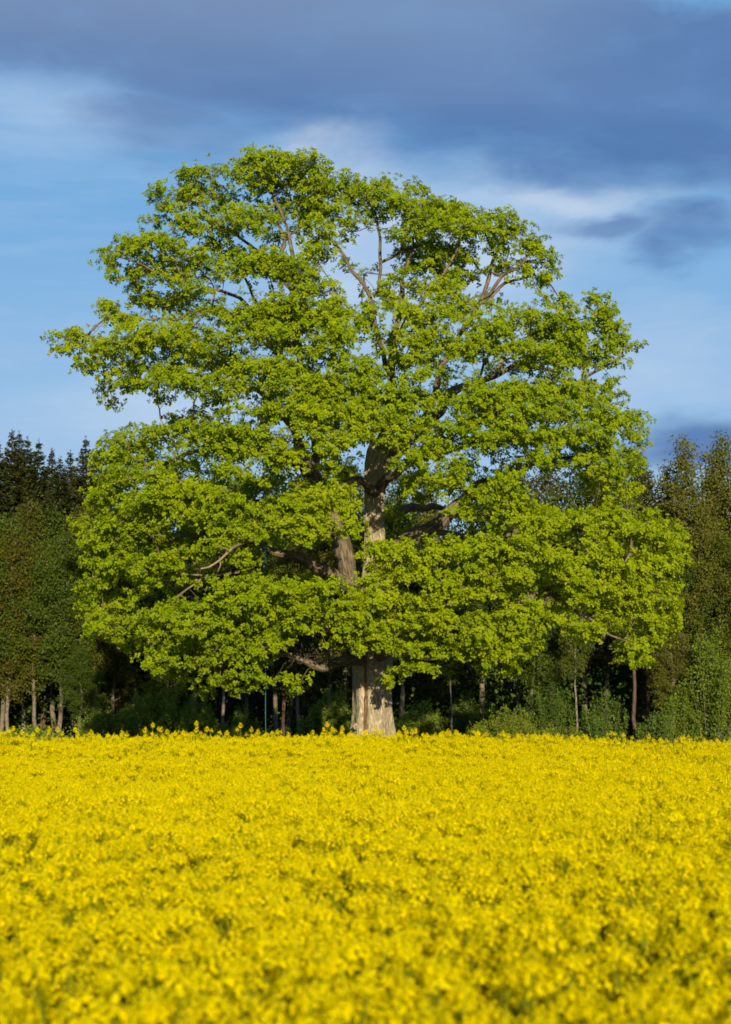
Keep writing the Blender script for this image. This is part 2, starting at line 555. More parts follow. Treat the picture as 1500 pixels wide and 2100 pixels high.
# weathered brown wood laid bare along the seam of the trunk
g = Geo()
zz = np.linspace(.1, 4.0, 50)
row = []
for z in zz:
    k = np.interp(z, tr[:, 2], np.arange(len(tr)))
    cxx, rr = np.interp(k, np.arange(len(tr)), tr[:, 0]), np.interp(k, np.arange(len(tr)), tr[:, 3])
    an = math.pi * 1.5 - .36 - .03 * math.sin(z * 2)
    row.append((cxx + math.cos(an) * (rr - .075), OY + math.sin(an) * (rr - .075), z))
row = np.array(row)
tube(g, row, .075 * (1 - .5 * (zz / 4) ** 3) + .012 * np.sin(zz * 9), 8, 0, .06)
tag(g.build("seam", [M_SEAM], oak, True, oak_o), "brown weathered seam running up the trunk")
# a round burl low on the left of the trunk
g = Geo()
bc = at(732, 1490, OY - 0.52)
nn, mm = 12, 8
vv = []
for a in range(mm):
    for b in range(nn):
        t, p = a / (mm - 1) * math.pi, b * 2 * math.pi / nn
        r = 0.15 * (1 + 0.18 * mnoise.noise(Vector((a * 0.7, b * 0.8, 3))))
        vv.append(bc + r * np.array([math.sin(t) * math.cos(p), math.cos(t) * 0.75, math.sin(t) * math.sin(p) * 0.9]))
ff = []
for a in range(mm - 1):
    for b in range(nn):
        q = a * nn + b, a * nn + (b + 1) % nn, (a + 1) * nn + (b + 1) % nn, (a + 1) * nn + b
        ff += [(q[0], q[1], q[2]), (q[0], q[2], q[3])]
g.add(vv, ff)
g.build("burl", [M_OAK_BARK], oak, True, oak_o)

# main limbs: (px, py, offset in depth m, radius px); negative offsets come towards the camera
LIMBS = [
    [(752, 1262, -.1, 26), (735, 1225, -.3, 23), (716, 1180, -.5, 20), (700, 1125, -.7, 19.5), (684, 1075, -.8, 19), (660, 1010, -.7, 19), (640, 968, -.5, 19), (620, 925, -.3, 15), (604, 880, -.3, 11), (566, 835, -.5, 9), (535, 808, -.8, 7), (478, 788, -1.2, 5), (420, 772, -1.5, 4), (340, 757, -1.3, 3), (250, 742, -.8, 2.4), (180, 716, -.3, 1.8), (120, 694, 0, 1.2)],
    [(640, 968, -.5, 14), (646, 930, .2, 12), (640, 860, .6, 11), (628, 790, .8, 11), (618, 740, .9, 10), (606, 660, .9, 8.5), (600, 590, .8, 7), (602, 525, .7, 6), (590, 480, .6, 4.5), (572, 420, .4, 3.2), (560, 350, .2, 1.8)],
    [(610, 690, .9, 8), (560, 672, .3, 7), (520, 640, -.2, 6), (494, 616, -.5, 6), (455, 600, -.7, 4.5), (420, 590, -.9, 4), (350, 572, -.9, 3), (280, 545, -.6, 2.2), (215, 520, -.3, 1.4)],
    [(600, 600, .8, 6), (572, 560, .3, 5), (530, 518, -.3, 5), (492, 490, -.6, 4), (440, 452, -.7, 3), (380, 400, -.5, 2)],
    [(622, 760, .9, 8), (560, 710, .4, 7), (500, 668, .2, 6), (455, 632, 1.0, 5.5), (395, 640, 1.2, 4.5), (330, 655, 1.0, 3.2), (260, 642, .6, 2), (210, 622, .3, 1.3)],
    [(742, 1212, -.3, 16), (700, 1190, -.9, 15), (650, 1162, -1.3, 14), (596, 1140, -1.6, 12), (545, 1124, -1.9, 10), (490, 1108, -2.2, 8), (420, 1100, -2.6, 6), (340, 1112, -2.4, 4), (260, 1105, -1.8, 2.6), (190, 1095, -1, 1.5)],
    [(748, 1352, -.4, 15), (715, 1352, -1.2, 13), (690, 1354, -1.7, 13), (660, 1366, -2.2, 12), (632, 1356, -2.6, 10), (585, 1348, -3.2, 8), (520, 1335, -4.0, 6), (430, 1330, -4.6, 4), (350, 1350, -4.6, 2.5), (310, 1370, -4.3, 1.5)],
    [(752, 1320, -.5, 15), (700, 1300, -2.0, 12), (640, 1285, -3.6, 10), (560, 1270, -5.0, 8), (470, 1255, -6.0, 6), (380, 1260, -6.2, 4), (300, 1290, -5.4, 2.4)],
    [(774, 1170, -.2, 18), (800, 1140, -.5, 18), (835, 1112, -.9, 18), (880, 1085, -1.3, 17), (915, 1055, -1.5, 15), (960, 1015, -1.4, 12), (1010, 985, -1.1, 10), (1070, 962, -.8, 8), (1120, 945, -.5, 6), (1190, 930, -.2, 4), (1260, 945, 0, 2.5), (1320, 935, 0, 1.4)],
    [(880, 1088, -1.3, 11), (940, 1098, -2.0, 9), (1010, 1098, -2.8, 8), (1100, 1085, -3.0, 6), (1200, 1090, -2.4, 4.5), (1300, 1105, -1.4, 3), (1400, 1120, -.4, 1.6)],
    [(778, 1262, -.2, 17), (840, 1262, -1.0, 14), (910, 1278, -1.9, 11), (985, 1280, -2.6, 10), (1050, 1240, -3.0, 8), (1130, 1205, -2.9, 6.5), (1220, 1190, -2.3, 5), (1310, 1215, -1.5, 3.5), (1380, 1245, -.7, 2)],
    [(774, 1345, -.4, 14), (820, 1340, -2.0, 12), (880, 1345, -3.4, 9), (950, 1345, -4.2, 6), (1030, 1355, -4.4, 3)],
    [(770, 1300, -.6, 14), (800, 1275, -2.4, 11), (850, 1245, -4.4, 9), (920, 1225, -6.0, 7), (990, 1215, -6.8, 5), (1060, 1235, -6.6, 3)],
    [(1130, 1205, -2.9, 5), (1180, 1255, -2.9, 4), (1240, 1290, -2.4, 3.2), (1300, 1330, -1.8, 2.4), (1310, 1355, -1.7, 1.4)],
    [(790, 945, -.1, 18), (820, 920, -.2, 16), (860, 880, -.4, 15), (896, 840, -.6, 14), (945, 795, -.8, 11), (1000, 775, -.8, 9), (1055, 752, -.6, 7.5), (1110, 725, -.3, 6), (1170, 690, 0, 4), (1225, 650, .1, 2.6), (1232, 612, .1, 1.5)],
    [(920, 818, -.7, 8), (1000, 812, -1.2, 7), (1080, 812, -1.2, 6), (1165, 800, -.8, 6), (1205, 772, -.5, 5), (1250, 745, -.2, 3.5), (1300, 715, 0, 1.6)],
    [(868, 870, -.3, 11), (895, 800, .3, 10), (916, 740, .6, 9), (948, 680, .7, 8), (985, 622, .6, 7), (1003, 570, .5, 5.5), (1012, 530, .4, 4.5), (1030, 480, .2, 2.8), (1045, 445, .1, 1.5)],
    [(994, 610, .6, 5.5), (1030, 565, .2, 4.8), (1065, 550, 0, 4), (1090, 510, -.1, 2.6), (1105, 475, -.1, 1.5)],
    [(985, 622, .6, 5), (1025, 592, .9, 4.8), (1070, 575, 1.0, 3.8), (1130, 560, .7, 2)],
    [(782, 925, 0, 17), (796, 860, .2, 14), (802, 800, .2, 13), (806, 745, .1, 11), (812, 690, .1, 9.5), (818, 630, .1, 8), (828, 570, .2, 6.5), (848, 520, .2, 4.5), (870, 450, .1, 3), (850, 390, 0, 1.6)],
    [(802, 770, .2, 8), (790, 735, -.1, 8), (776, 700, -.4, 7.5), (766, 640, -.6, 6), (745, 585, -.6, 5.5), (715, 548, -.5, 5), (692, 510, -.3, 4.5), (672, 480, 0, 3.5), (650, 420, .1, 2.4), (635, 350, .1, 1.4)],
    [(808, 720, .1, 6.5), (840, 660, -.6, 6), (872, 605, -.9, 5), (910, 560, -.9, 4), (945, 490, -.6, 2.8), (950, 430, -.4, 1.6)],
    [(776, 600, -.2, 5), (780, 540, .3, 4.5), (775, 480, .4, 4), (762, 430, .3, 3), (720, 375, .2, 1.5)],
    [(640, 968, -.5, 12), (590, 945, -1.4, 10), (520, 930, -2.2, 8), (440, 925, -2.4, 6), (380, 938, -2.2, 5), (325, 955, -1.8, 3.5), (255, 930, -1.2, 2.4), (215, 915, -.9, 1.4)],
    [(690, 1095, -.8, 12), (660, 1075, -2.6, 10), (600, 1060, -4.6, 8), (520, 1050, -6.0, 6.5), (430, 1035, -6.4, 5), (330, 1030, -5.4, 3.4), (240, 1040, -3.4, 2)],
    [(770, 1010, -.3, 13), (730, 985, -2.4, 10), (690, 1000, -4.4, 8), (640, 1030, -5.8, 6), (600, 1060, -6.2, 3)],
    [(780, 1000, -.3, 13), (830, 960, -2.2, 10), (900, 935, -3.8, 8), (980, 905, -4.8, 6), (1070, 890, -4.6, 4.5), (1170, 885, -3.2, 3), (1270, 885, -1.5, 1.8)],
    [(800, 830, -.1, 9), (760, 800, -1.6, 8), (700, 790, -3.2, 7), (620, 790, -4.2, 5.5), (540, 770, -4.6, 4), (460, 735, -4.0, 2.5)],
    [(765, 1110, .5, 14), (720, 1060, 2.5, 12), (640, 1040, 4.5, 9), (540, 1030, 5.6, 7), (420, 1040, 5.5, 5), (300, 1060, 3.6, 3)],
    [(772, 1080, .5, 14), (830, 1045, 2.4, 12), (920, 1040, 4.4, 9), (1030, 1060, 5.2, 7), (1150, 1080, 4.4, 4.5), (1280, 1080, 2.4, 2.4)],
    [(758, 1290, .5, 14), (690, 1265, 2.4, 12), (600, 1240, 4.4, 9), (480, 1230, 5.4, 7), (360, 1245, 4.6, 5), (250, 1260, 2.8, 3), (180, 1250, 1.2, 1.6)],
    [(772, 1280, .5, 14), (850, 1235, 2.5, 12), (960, 1215, 4.5, 9), (1080, 1200, 5.2, 6), (1210, 1210, 4.0, 4), (1330, 1230, 2.0, 2)],
    [(540, 1124, -1.9, 5), (500, 1170, -3.6, 4.5), (430, 1180, -4.6, 3.5), (340, 1170, -4.2, 2.4), (270, 1170, -3.2, 1.4)],
]
limb_pts = []
for L in LIMBS:
    q = np.array([[*at(a, b, OY + (-2.2 + (d + 2.2) * .35 if d < -2.2 else d)), r * PX * float(np.interp(r, [2, 9, 16], [.75, .66, .95]))] for a, b, d, r in L])
    q = spline(q, 0.22)
    k = np.linspace(0, 1, len(q))
    for c_ in range(3):                         # old, crooked wood
        w = RNG.normal(0, 1, len(q))
        w = np.convolve(w, np.hanning(7) / 3.5, 'same')
        q[:, c_] += w * 0.11 * np.sin(np.pi * np.clip(k * 4, 0, 0.5))
    q[:, 3] = np.maximum(q[:, 3], 0.018)
    limb_pts.append(q)

# leaf masses as the photo shows them: px, py, rx, ry, depth as a share of the crown's half depth (-1 front, +1 back), density
F, T_, K = -0.72, -0.2, 0.5
MASS = [
    # crest
    (545, 330, 55, 26, T_, 1), (505, 360, 55, 30, T_, 1), (600, 335, 40, 30, T_, 1), (640, 335, 30, 26, T_, 1), (650, 380, 35, 34, T_, 1), (590, 370, 50, 30, .2, 1.1),
    (420, 355, 45, 22, T_, 1), (372, 360, 22, 18, 0, 1), (415, 390, 50, 22, 0, 1), (365, 400, 36, 20, T_, 1), (322, 398, 24, 18, 0, 1), (310, 450, 26, 11, 0, 1), (340, 425, 24, 15, 0, 1),
    (455, 410, 35, 20, .3, .8), (535, 400, 40, 18, .3, .6), (600, 420, 40, 20, .3, .8), (640, 430, 45, 24, T_, 1), (560, 440, 30, 18, .3, .6),
    (380, 460, 36, 20, T_, 1), (440, 470, 48, 24, T_, 1.1), (500, 440, 38, 18, -.5, 1), (530, 455, 40, 20, -.5, 1.1), (430, 505, 30, 15, .2, .8), (655, 470, 32, 20, T_, .8), (620, 465, 30, 16, .2, .7),
    (710, 380, 28, 26, 0, .9), (720, 415, 32, 20, T_, .9), (700, 450, 30, 20, T_, .9), (735, 470, 18, 14, 0, .6), (720, 350, 12, 8, 0, 1),
    (785, 372, 20, 16, 0, .9), (765, 395, 22, 18, 0, .8), (800, 408, 34, 24, T_, 1), (850, 388, 26, 20, 0, 1), (825, 425, 32, 22, T_, 1), (780, 440, 26, 18, .2, .7),
    (900, 425, 38, 22, T_, 1), (935, 412, 26, 15, 0, 1), (970, 440, 30, 22, 0, 1), (875, 455, 42, 22, T_, 1.1), (925, 468, 46, 24, -.5, 1.1), (975, 475, 36, 22, T_, 1), (840, 485, 36, 18, T_, .9),
    (1040, 445, 28, 16, 0, 1), (1055, 472, 34, 20, 0, 1), (1010, 462, 26, 18, T_, .9), (1100, 472, 16, 12, 0, 1), (1095, 500, 26, 16, 0, 1), (1125, 530, 20, 15, 0, 1), (1115, 562, 26, 15, 0, .9), (1133, 572, 15, 12, 0, 1), (1045, 548, 26, 16, .3, .9), (1020, 500, 26, 14, .3, .6), (1085, 545, 22, 12, .3, .6),
    # upper left limb ends
    (208, 520, 18, 13, 0, 1), (232, 540, 18, 10, 0, .9), (252, 505, 30, 18, 0, 1), (300, 500, 36, 22, T_, 1.1), (350, 510, 42, 22, T_, 1.1), (320, 545, 46, 20, .2, 1.1), (280, 572, 28, 14, .2, .9), (235, 562, 22, 8, 0, .5), (360, 555, 38, 18, .3, 1.1), (395, 530, 30, 16, T_, 1),
    (425, 552, 42, 22, T_, .9), (500, 545, 45, 22, F, 1), (545, 538, 46, 24, F, 1.2), (590, 552, 42, 22, F, 1.1), (625, 575, 36, 26, F, 1), (470, 520, 32, 16, .3, .8), (560, 490, 35, 16, .3, .7), (650, 520, 26, 30, .2, .7), (460, 575, 34, 14, T_, .8), (640, 530, 20, 26, -.5, .8),
    (300, 618, 34, 18, .5, 1.3), (345, 622, 42, 18, .5, 1.3), (390, 615, 32, 14, .4, 1), (420, 655, 40, 10, .5, .7), (290, 590, 24, 10, .4, .9),
    (215, 622, 20, 12, 0, 1), (238, 645, 24, 13, 0, .9), (265, 665, 30, 14, 0, .7), (400, 590, 34, 14, -.4, .9),
    # mid left: bright shelves
    (470, 655, 36, 22, F, 1.1), (520, 650, 46, 24, F, 1.2), (570, 640, 46, 26, F, 1.2), (620, 620, 40, 30, F, 1.1), (675, 655, 46, 30, F, 1.1), (620, 670, 46, 24, F, 1.1), (700, 700, 44, 26, F, 1), (500, 690, 40, 20, F, 1), (560, 690, 40, 20, F, 1), (670, 600, 34, 28, T_, .9), (690, 640, 24, 20, .3, .8), (650, 720, 44, 22, F, 1.1), (590, 720, 40, 18, -.5, .9),
    (112, 692, 16, 13, 0, 1), (142, 684, 22, 12, 0, 1), (125, 718, 18, 10, 0, .9), (170, 700, 22, 14, 0, .8), (178, 752, 22, 14, 0, .9), (212, 715, 28, 16, 0, 1), (262, 710, 34, 18, -.4, 1.1), (312, 695, 38, 20, -.5, 1.1), (352, 698, 40, 22, -.6, 1.1), (215, 760, 20, 12, 0, .6), (300, 742, 42, 16, .2, .9), (380, 735, 40, 20, -.5, 1), (350, 775, 38, 18, F, 1), (430, 705, 42, 22, F, 1.1), (455, 740, 34, 18, -.5, .9),
    (222, 795, 20, 20, 0, .9), (232, 832, 20, 13, 0, .9), (262, 785, 28, 14, 0, .9), (300, 798, 28, 16, -.3, .9), (330, 822, 22, 14, -.5, 1), (400, 790, 38, 22, F, 1), (430, 815, 32, 14, F, .8), (478, 800, 40, 18, F, .8), (500, 760, 40, 18, F, 1), (550, 752, 46, 22, F, 1), (470, 850, 30, 12, F, .6),
    (360, 855, 24, 12, .2, 1), (400, 850, 26, 12, .2, .9), (385, 870, 20, 10, 0, .7),
    # mid centre
    (600, 770, 46, 22, F, 1.1), (650, 800, 48, 26, F, 1.2), (705, 800, 46, 26, F, 1.2), (755, 815, 40, 26, F, 1.1), (725, 750, 42, 22, F, 1), (760, 770, 34, 22, F, .9), (575, 800, 36, 18, F, .9), (610, 840, 42, 22, F, 1.1), (660, 850, 46, 22, F, 1.1), (720, 855, 46, 24, F, 1.1), (560, 845, 40, 20, F, 1), (775, 860, 36, 20, F, 1),
    (765, 650, 28, 26, T_, .8), (800, 605, 26, 26, T_, .7), (775, 550, 20, 14, .2, .5), (760, 690, 24, 18, T_, .7), (830, 640, 32, 26, -.5, .9), (800, 690, 24, 20, -.3, .6), (815, 570, 24, 18, T_, .6),
    (890, 520, 42, 24, .1, 1), (940, 530, 38, 24, .1, 1), (860, 540, 34, 24, .2, .9), (920, 560, 38, 22, .2, .9), (965, 562, 26, 20, .3, .8), (830, 520, 26, 18, .2, .7),
    (900, 608, 40, 22, F, 1), (925, 590, 30, 16, -.5, .9), (890, 662, 42, 26, F, 1.1), (855, 700, 38, 26, F, 1), (915, 700, 38, 24, F, 1), (950, 635, 28, 20, T_, .7), (865, 735, 36, 22, F, 1), (950, 728, 36, 18, F, .9), (850, 770, 38, 20, F, 1), (905, 760, 24, 14, T_, .6), (825, 740, 24, 22, -.5, .7), (860, 590, 26, 20, T_, .8),
    # right shoulder
    (1000, 672, 40, 24, F, 1), (1050, 670, 36, 24, T_, 1), (1025, 708, 44, 22, F, 1), (975, 705, 34, 20, F, .9), (1075, 648, 28, 15, .2, .6), (1100, 622, 20, 12, 0, .8), (1132, 614, 24, 14, 0, .9), (1165, 640, 28, 20, 0, 1), (1110, 660, 36, 20, T_, 1), (1130, 692, 38, 22, T_, 1.1), (1175, 685, 34, 24, T_, 1.1), (1105, 720, 38, 20, -.5, 1), (1165, 730, 36, 22, T_, 1), (1100, 752, 34, 16, T_, .8), (1050, 740, 28, 14, T_, .6),
    (1232, 608, 11, 15, 0, 1), (1212, 628, 12, 14, 0, .7), (1245, 640, 24, 20, 0, 1), (1228, 662, 26, 20, 0, 1), (1265, 668, 22, 18, 0, 1), (1275, 702, 26, 20, 0, 1), (1305, 714, 13, 12, 0, 1), (1235, 705, 26, 22, T_, 1), (1270, 742, 22, 12, 0, .9), (1210, 735, 24, 15, T_, .8), (1150, 770, 30, 15, T_, .8),
    (1252, 785, 22, 15, 0, .9), (1240, 808, 26, 14, 0, 1), (1275, 820, 20, 13, 0, .9), (1205, 815, 34, 18, -.3, 1), (1160, 805, 36, 18, -.5, 1), (1305, 850, 17, 14, 0, 1), (1280, 862, 30, 18, T_, 1.1), (1318, 868, 10, 9, 0, 1), (1230, 850, 40, 20, -.4, 1.1),
    (1000, 815, 46, 24, F, 1.2), (1060, 810, 46, 22, F, 1.2), (1110, 820, 42, 22, F, 1.2), (960, 840, 40, 22, F, 1.1), (1020, 855, 48, 22, F, 1.2), (1085, 855, 46, 22, F, 1.2), (1150, 850, 44, 22, F, 1.2), (940, 880, 40, 20, F, 1), (800, 800, 30, 20, F, .9), (830, 815, 34, 22, F, 1), (865, 825, 24, 16, -.5, .7), (835, 855, 36, 22, F, 1), (880, 880, 40, 20, F, .9),
    # waist
    (225, 900, 26, 15, 0, 1.1), (280, 885, 38, 15, -.4, 1.1), (325, 893, 34, 14, -.4, 1), (195, 940, 20, 22, 0, 1.1), (240, 935, 34, 20, -.4, 1.1), (300, 925, 40, 16, -.4, .9), (425, 905, 46, 22, F, 1.2), (500, 920, 48, 24, F, 1.2), (550, 895, 46, 22, F, 1.2), (575, 928, 36, 20, F, 1.2), (475, 965, 44, 18, F, 1), (390, 880, 28, 14, -.5, .9), (470, 885, 36, 16, F, 1), (670, 930, 32, 16, F, 1), (700, 900, 42, 22, F, 1.1), (640, 890, 40, 20, F, 1.1), (745, 890, 32, 16, F, 1), (820, 900, 32, 20, F, 1), (850, 945, 38, 20, F, 1), (900, 925, 42, 22, F, 1.1), (980, 900, 46, 22, F, 1.2), (1050, 892, 46, 22, F, 1.2), (1110, 905, 42, 20, F, 1.1), (1150, 892, 42, 18, F, 1.1), (1225, 920, 42, 20, -.5, 1.1), (1190, 900, 36, 18, -.6, 1.1), (1300, 938, 26, 17, 0, 1.1), (1275, 972, 28, 16, -.2, 1), (1250, 958, 36, 17, -.4, 1.1), (1310, 900, 20, 18, 0, 1), (1190, 945, 30, 12, -.3, .8), (1105, 940, 40, 12, -.7, .8),
    (250, 975, 50, 20, -.55, 1.2), (320, 980, 40, 17, F, 1.1), (215, 1020, 34, 20, -.3, 1.1), (225, 985, 30, 16, -.3, 1), (300, 1025, 46, 20, F, 1.2), (370, 1010, 42, 18, F, 1.1), (410, 1015, 44, 18, F, 1.2), (455, 1032, 42, 18, F, 1.2), (375, 1055, 46, 18, F, 1.1), (240, 1075, 44, 16, -.5, 1.1), (165, 1075, 18, 15, 0, 1), (200, 1105, 36, 17, -.4, 1.1), (290, 1085, 42, 16, -.6, 1.1), (440, 1068, 42, 15, F, 1), (500, 1055, 36, 16, F, 1), (550, 1050, 30, 14, F, .9), (510, 1090, 36, 12, -.6, .8),
    (550, 985, 46, 18, .5, 1.2), (500, 1000, 42, 18, .5, 1.1), (440, 985, 40, 14, .2, 1), (610, 1000, 28, 14, .5, .9),
    (610, 1035, 42, 20, F, 1.3), (660, 1035, 42, 22, F, 1.3), (700, 1015, 30, 16, F, 1.2), (590, 1075, 36, 17, F, 1.2), (625, 1108, 36, 13, F, 1.1), (720, 1085, 22, 16, F, 1.2), (650, 1075, 30, 14, F, 1.1), (715, 1050, 22, 18, F, 1.1), (670, 1090, 16, 9, F, .9),
    (450, 1122, 36, 11, F, 1), (500, 1158, 17, 11, F, 1.1), (480, 1140, 28, 9, F, .9), (280, 1165, 44, 14, -.6, 1.2), (330, 1158, 36, 12, -.65, 1.1), (240, 1165, 30, 15, -.5, 1.1), (190, 1150, 28, 20, -.2, 1), (200, 1200, 36, 22, -.1, 1), (180, 1250, 26, 20, 0, 1), (200, 1285, 32, 18, 0, 1), (240, 1245, 38, 20, .4, 1), (380, 1140, 36, 11, -.6, .9), (395, 1185, 40, 14, .5, .8), (320, 1210, 40, 16, .5, .9),
    (925, 985, 36, 17, F, 1.1), (975, 1012, 42, 17, F, 1.2), (1040, 990, 36, 16, F, 1), (1045, 1030, 40, 16, F, 1.2), (1075, 1068, 42, 16, F, 1.2), (950, 1050, 34, 13, -.6, .9), (850, 985, 24, 13, -.3, .8), (825, 1058, 22, 10, 0, .9), (800, 1050, 12, 14, 0, .6), (930, 960, 32, 13, F, 1), (860, 1020, 20, 9, .3, .7),
    (1265, 1025, 30, 17, -.3, 1), (1295, 1002, 22, 14, -.1, 1), (1250, 1062, 38, 16, -.4, 1), (1340, 1058, 14, 16, 0, 1), (1350, 1085, 34, 16, -.1, 1), (1390, 1095, 18, 13, 0, 1), (1408, 1130, 16, 14, 0, 1), (1300, 1095, 44, 17, -.5, 1.2), (1200, 1075, 40, 15, -.5, 1.1), (1140, 1052, 32, 14, -.5, 1), (1125, 1090, 40, 15, -.6, 1.2),
    (1000, 1128, 50, 20, F, 1.3), (930, 1130, 46, 18, F, 1.2), (890, 1150, 42, 18, F, 1.2), (825, 1135, 36, 15, F, 1.1), (1075, 1130, 48, 18, F, 1.3), (1150, 1148, 48, 18, -.65, 1.3), (1225, 1130, 46, 17, -.6, 1.2), (1325, 1160, 44, 18, -.4, 1.2), (1385, 1160, 24, 15, -.1, 1), (975, 1170, 46, 16, F, 1.2), (900, 1190, 44, 15, F, 1.2), (1270, 1170, 40, 15, -.55, 1.1), (1180, 1185, 40, 15, -.6, 1.1), (1050, 1185, 46, 17, F, 1.2), (835, 1175, 30, 13, F, 1),
    (1000, 1212, 46, 15, F, 1.1), (925, 1222, 36, 14, F, 1), (1300, 1198, 42, 16, -.5, 1.2), (1360, 1212, 32, 15, -.3, 1.2), (1375, 1240, 24, 15, -.2, 1.1), (1225, 1212, 42, 15, -.6, 1.2), (1170, 1232, 34, 14, -.6, 1.1), (1275, 1245, 42, 16, -.5, 1.2), (1325, 1272, 40, 16, -.4, 1.2), (1385, 1265, 18, 15, 0, 1), (1352, 1305, 24, 17, -.1, 1.1), (1300, 1335, 34, 16, -.4, 1.3), (1330, 1355, 22, 13, -.2, 1.1), (1275, 1350, 14, 9, -.3, 1), (1385, 1298, 12, 16, 0, 1),
    (1125, 1278, 20, 11, -.6, 1), (1155, 1272, 22, 10, -.6, 1), (1180, 1292, 26, 14, -.6, 1.1), (1215, 1298, 22, 12, -.5, 1), (1250, 1280, 32, 13, -.5, 1.1), (1090, 1250, 30, 13, F, 1.1),
    # lower skirt
    (480, 1205, 36, 15, F, 1.2), (525, 1200, 40, 15, F, 1.2), (575, 1212, 42, 16, F, 1.2), (650, 1210, 44, 16, F, 1.2), (700, 1205, 30, 14, F, 1.1), (425, 1240, 44, 17, F, 1.2), (350, 1262, 42, 17, -.65, 1.2), (500, 1240, 42, 17, F, 1.2), (550, 1258, 42, 17, F, 1.2), (625, 1248, 44, 17, F, 1.2), (690, 1272, 30, 16, F, 1.1), (300, 1295, 40, 16, -.55, 1.1), (275, 1325, 30, 14, -.4, 1), (400, 1290, 44, 17, -.7, 1.2), (475, 1295, 42, 17, F, 1.2), (560, 1300, 40, 16, F, 1.1), (400, 1328, 40, 15, -.7, 1.1), (325, 1350, 34, 15, -.5, 1), (350, 1380, 32, 13, -.5, .9), (425, 1355, 38, 14, F, 1.1), (480, 1335, 36, 13, F, 1.1), (520, 1338, 36, 13, F, 1.2), (570, 1322, 34, 13, F, 1.2), (610, 1290, 22, 14, F, 1), (690, 1318, 22, 13, F, 1.1), (730, 1328, 20, 11, F, 1.1), (715, 1300, 22, 13, F, 1), (745, 1230, 26, 16, F, 1), (740, 1275, 24, 17, F, 1),
    (450, 1398, 30, 12, F, 1), (490, 1410, 26, 11, F, 1.1), (540, 1390, 30, 13, F, 1.1), (585, 1395, 20, 9, F, 1), (602, 1412, 12, 9, F, 1.1), (425, 1422, 20, 8, -.6, .8), (395, 1395, 22, 10, -.5, .8), (500, 1382, 24, 9, F, .9),
    (778, 1130, 30, 16, F, 1.6), (778, 1165, 28, 14, F, 1.4), (772, 1200, 34, 14, F, 1.5), (770, 1235, 36, 14, F, 1.5), (720, 1240, 34, 14, F, 1.4), (760, 1270, 40, 16, F, 1.4), (765, 1305, 36, 14, F, 1.3), (790, 1230, 30, 17, F, 1.1), (825, 1240, 36, 17, F, 1.2), (785, 1288, 30, 17, F, 1.2), (830, 1280, 40, 18, F, 1.2), (900, 1275, 42, 18, F, 1.2), (975, 1278, 42, 18, F, 1.2), (1050, 1278, 40, 16, F, 1.1), (870, 1235, 34, 13, F, 1), (825, 1335, 40, 16, F, 1.2), (900, 1330, 42, 17, F, 1.2), (975, 1345, 42, 16, F, 1.2), (1030, 1340, 36, 15, F, 1.2), (1078, 1330, 24, 12, -.6, 1.1), (1040, 1375, 22, 10, -.6, 1.1), (980, 1312, 42, 15, F, 1.2), (865, 1370, 28, 13, F, 1.2), (815, 1380, 16, 10, F, 1), (803, 1402, 10, 8, F, 1), (790, 1328, 24, 14, F, 1.1), (1060, 1300, 34, 14, F, 1.1), (850, 1390, 10, 6, F, .8),
]

# places where the photo looks deep into or through the crown
WINDOWS = [(640, 1150, 75, 36), (575, 1160, 50, 26), (440, 1168, 62, 18), (360, 1218, 70, 20), (300, 1215, 40, 16), (1145, 1010, 62, 42), (1110, 975, 50, 18), (630, 1330, 55, 26), (870, 1062, 55, 34), (768, 1012, 32, 75), (712, 1160, 26, 46),
           (762, 545, 26, 26), (580, 462, 44, 9), (602, 508, 26, 18), (520, 590, 40, 10), (690, 560, 16, 30), (800, 548, 16, 22), (870, 628, 30, 8), (995, 590, 30, 18), (1015, 540, 22, 14), (940, 690, 20, 10), (1140, 758, 34, 8), (1070, 625, 24, 8), (330, 742, 40, 8), (410, 762, 40, 7), (455, 625, 44, 8), (660, 560, 14, 20), (735, 700, 14, 14), (790, 660, 16, 20), (835, 610, 18, 14), (720, 590, 20, 18), (460, 392, 24, 8), (390, 430, 26, 7), (840, 770, 14, 14), (885, 800, 20, 14), (1040, 770, 40, 8), (985, 520, 16, 14), (905, 490, 30, 7), (780, 420, 18, 8), (560, 405, 20, 8), (735, 500, 22, 20), (910, 838, 22, 16), (330, 855, 24, 12), (1200, 770, 20, 14), (800, 665, 20, 30), (1065, 600, 34, 16), (505, 402, 18, 10), (425, 655, 50, 10), (560, 975, 60, 10), (1110, 1232, 40, 16), (860, 1205, 40, 12), (560, 880, 30, 8), (930, 1100, 40, 14), (245, 1215, 40, 16), (420, 1215, 30, 12)]


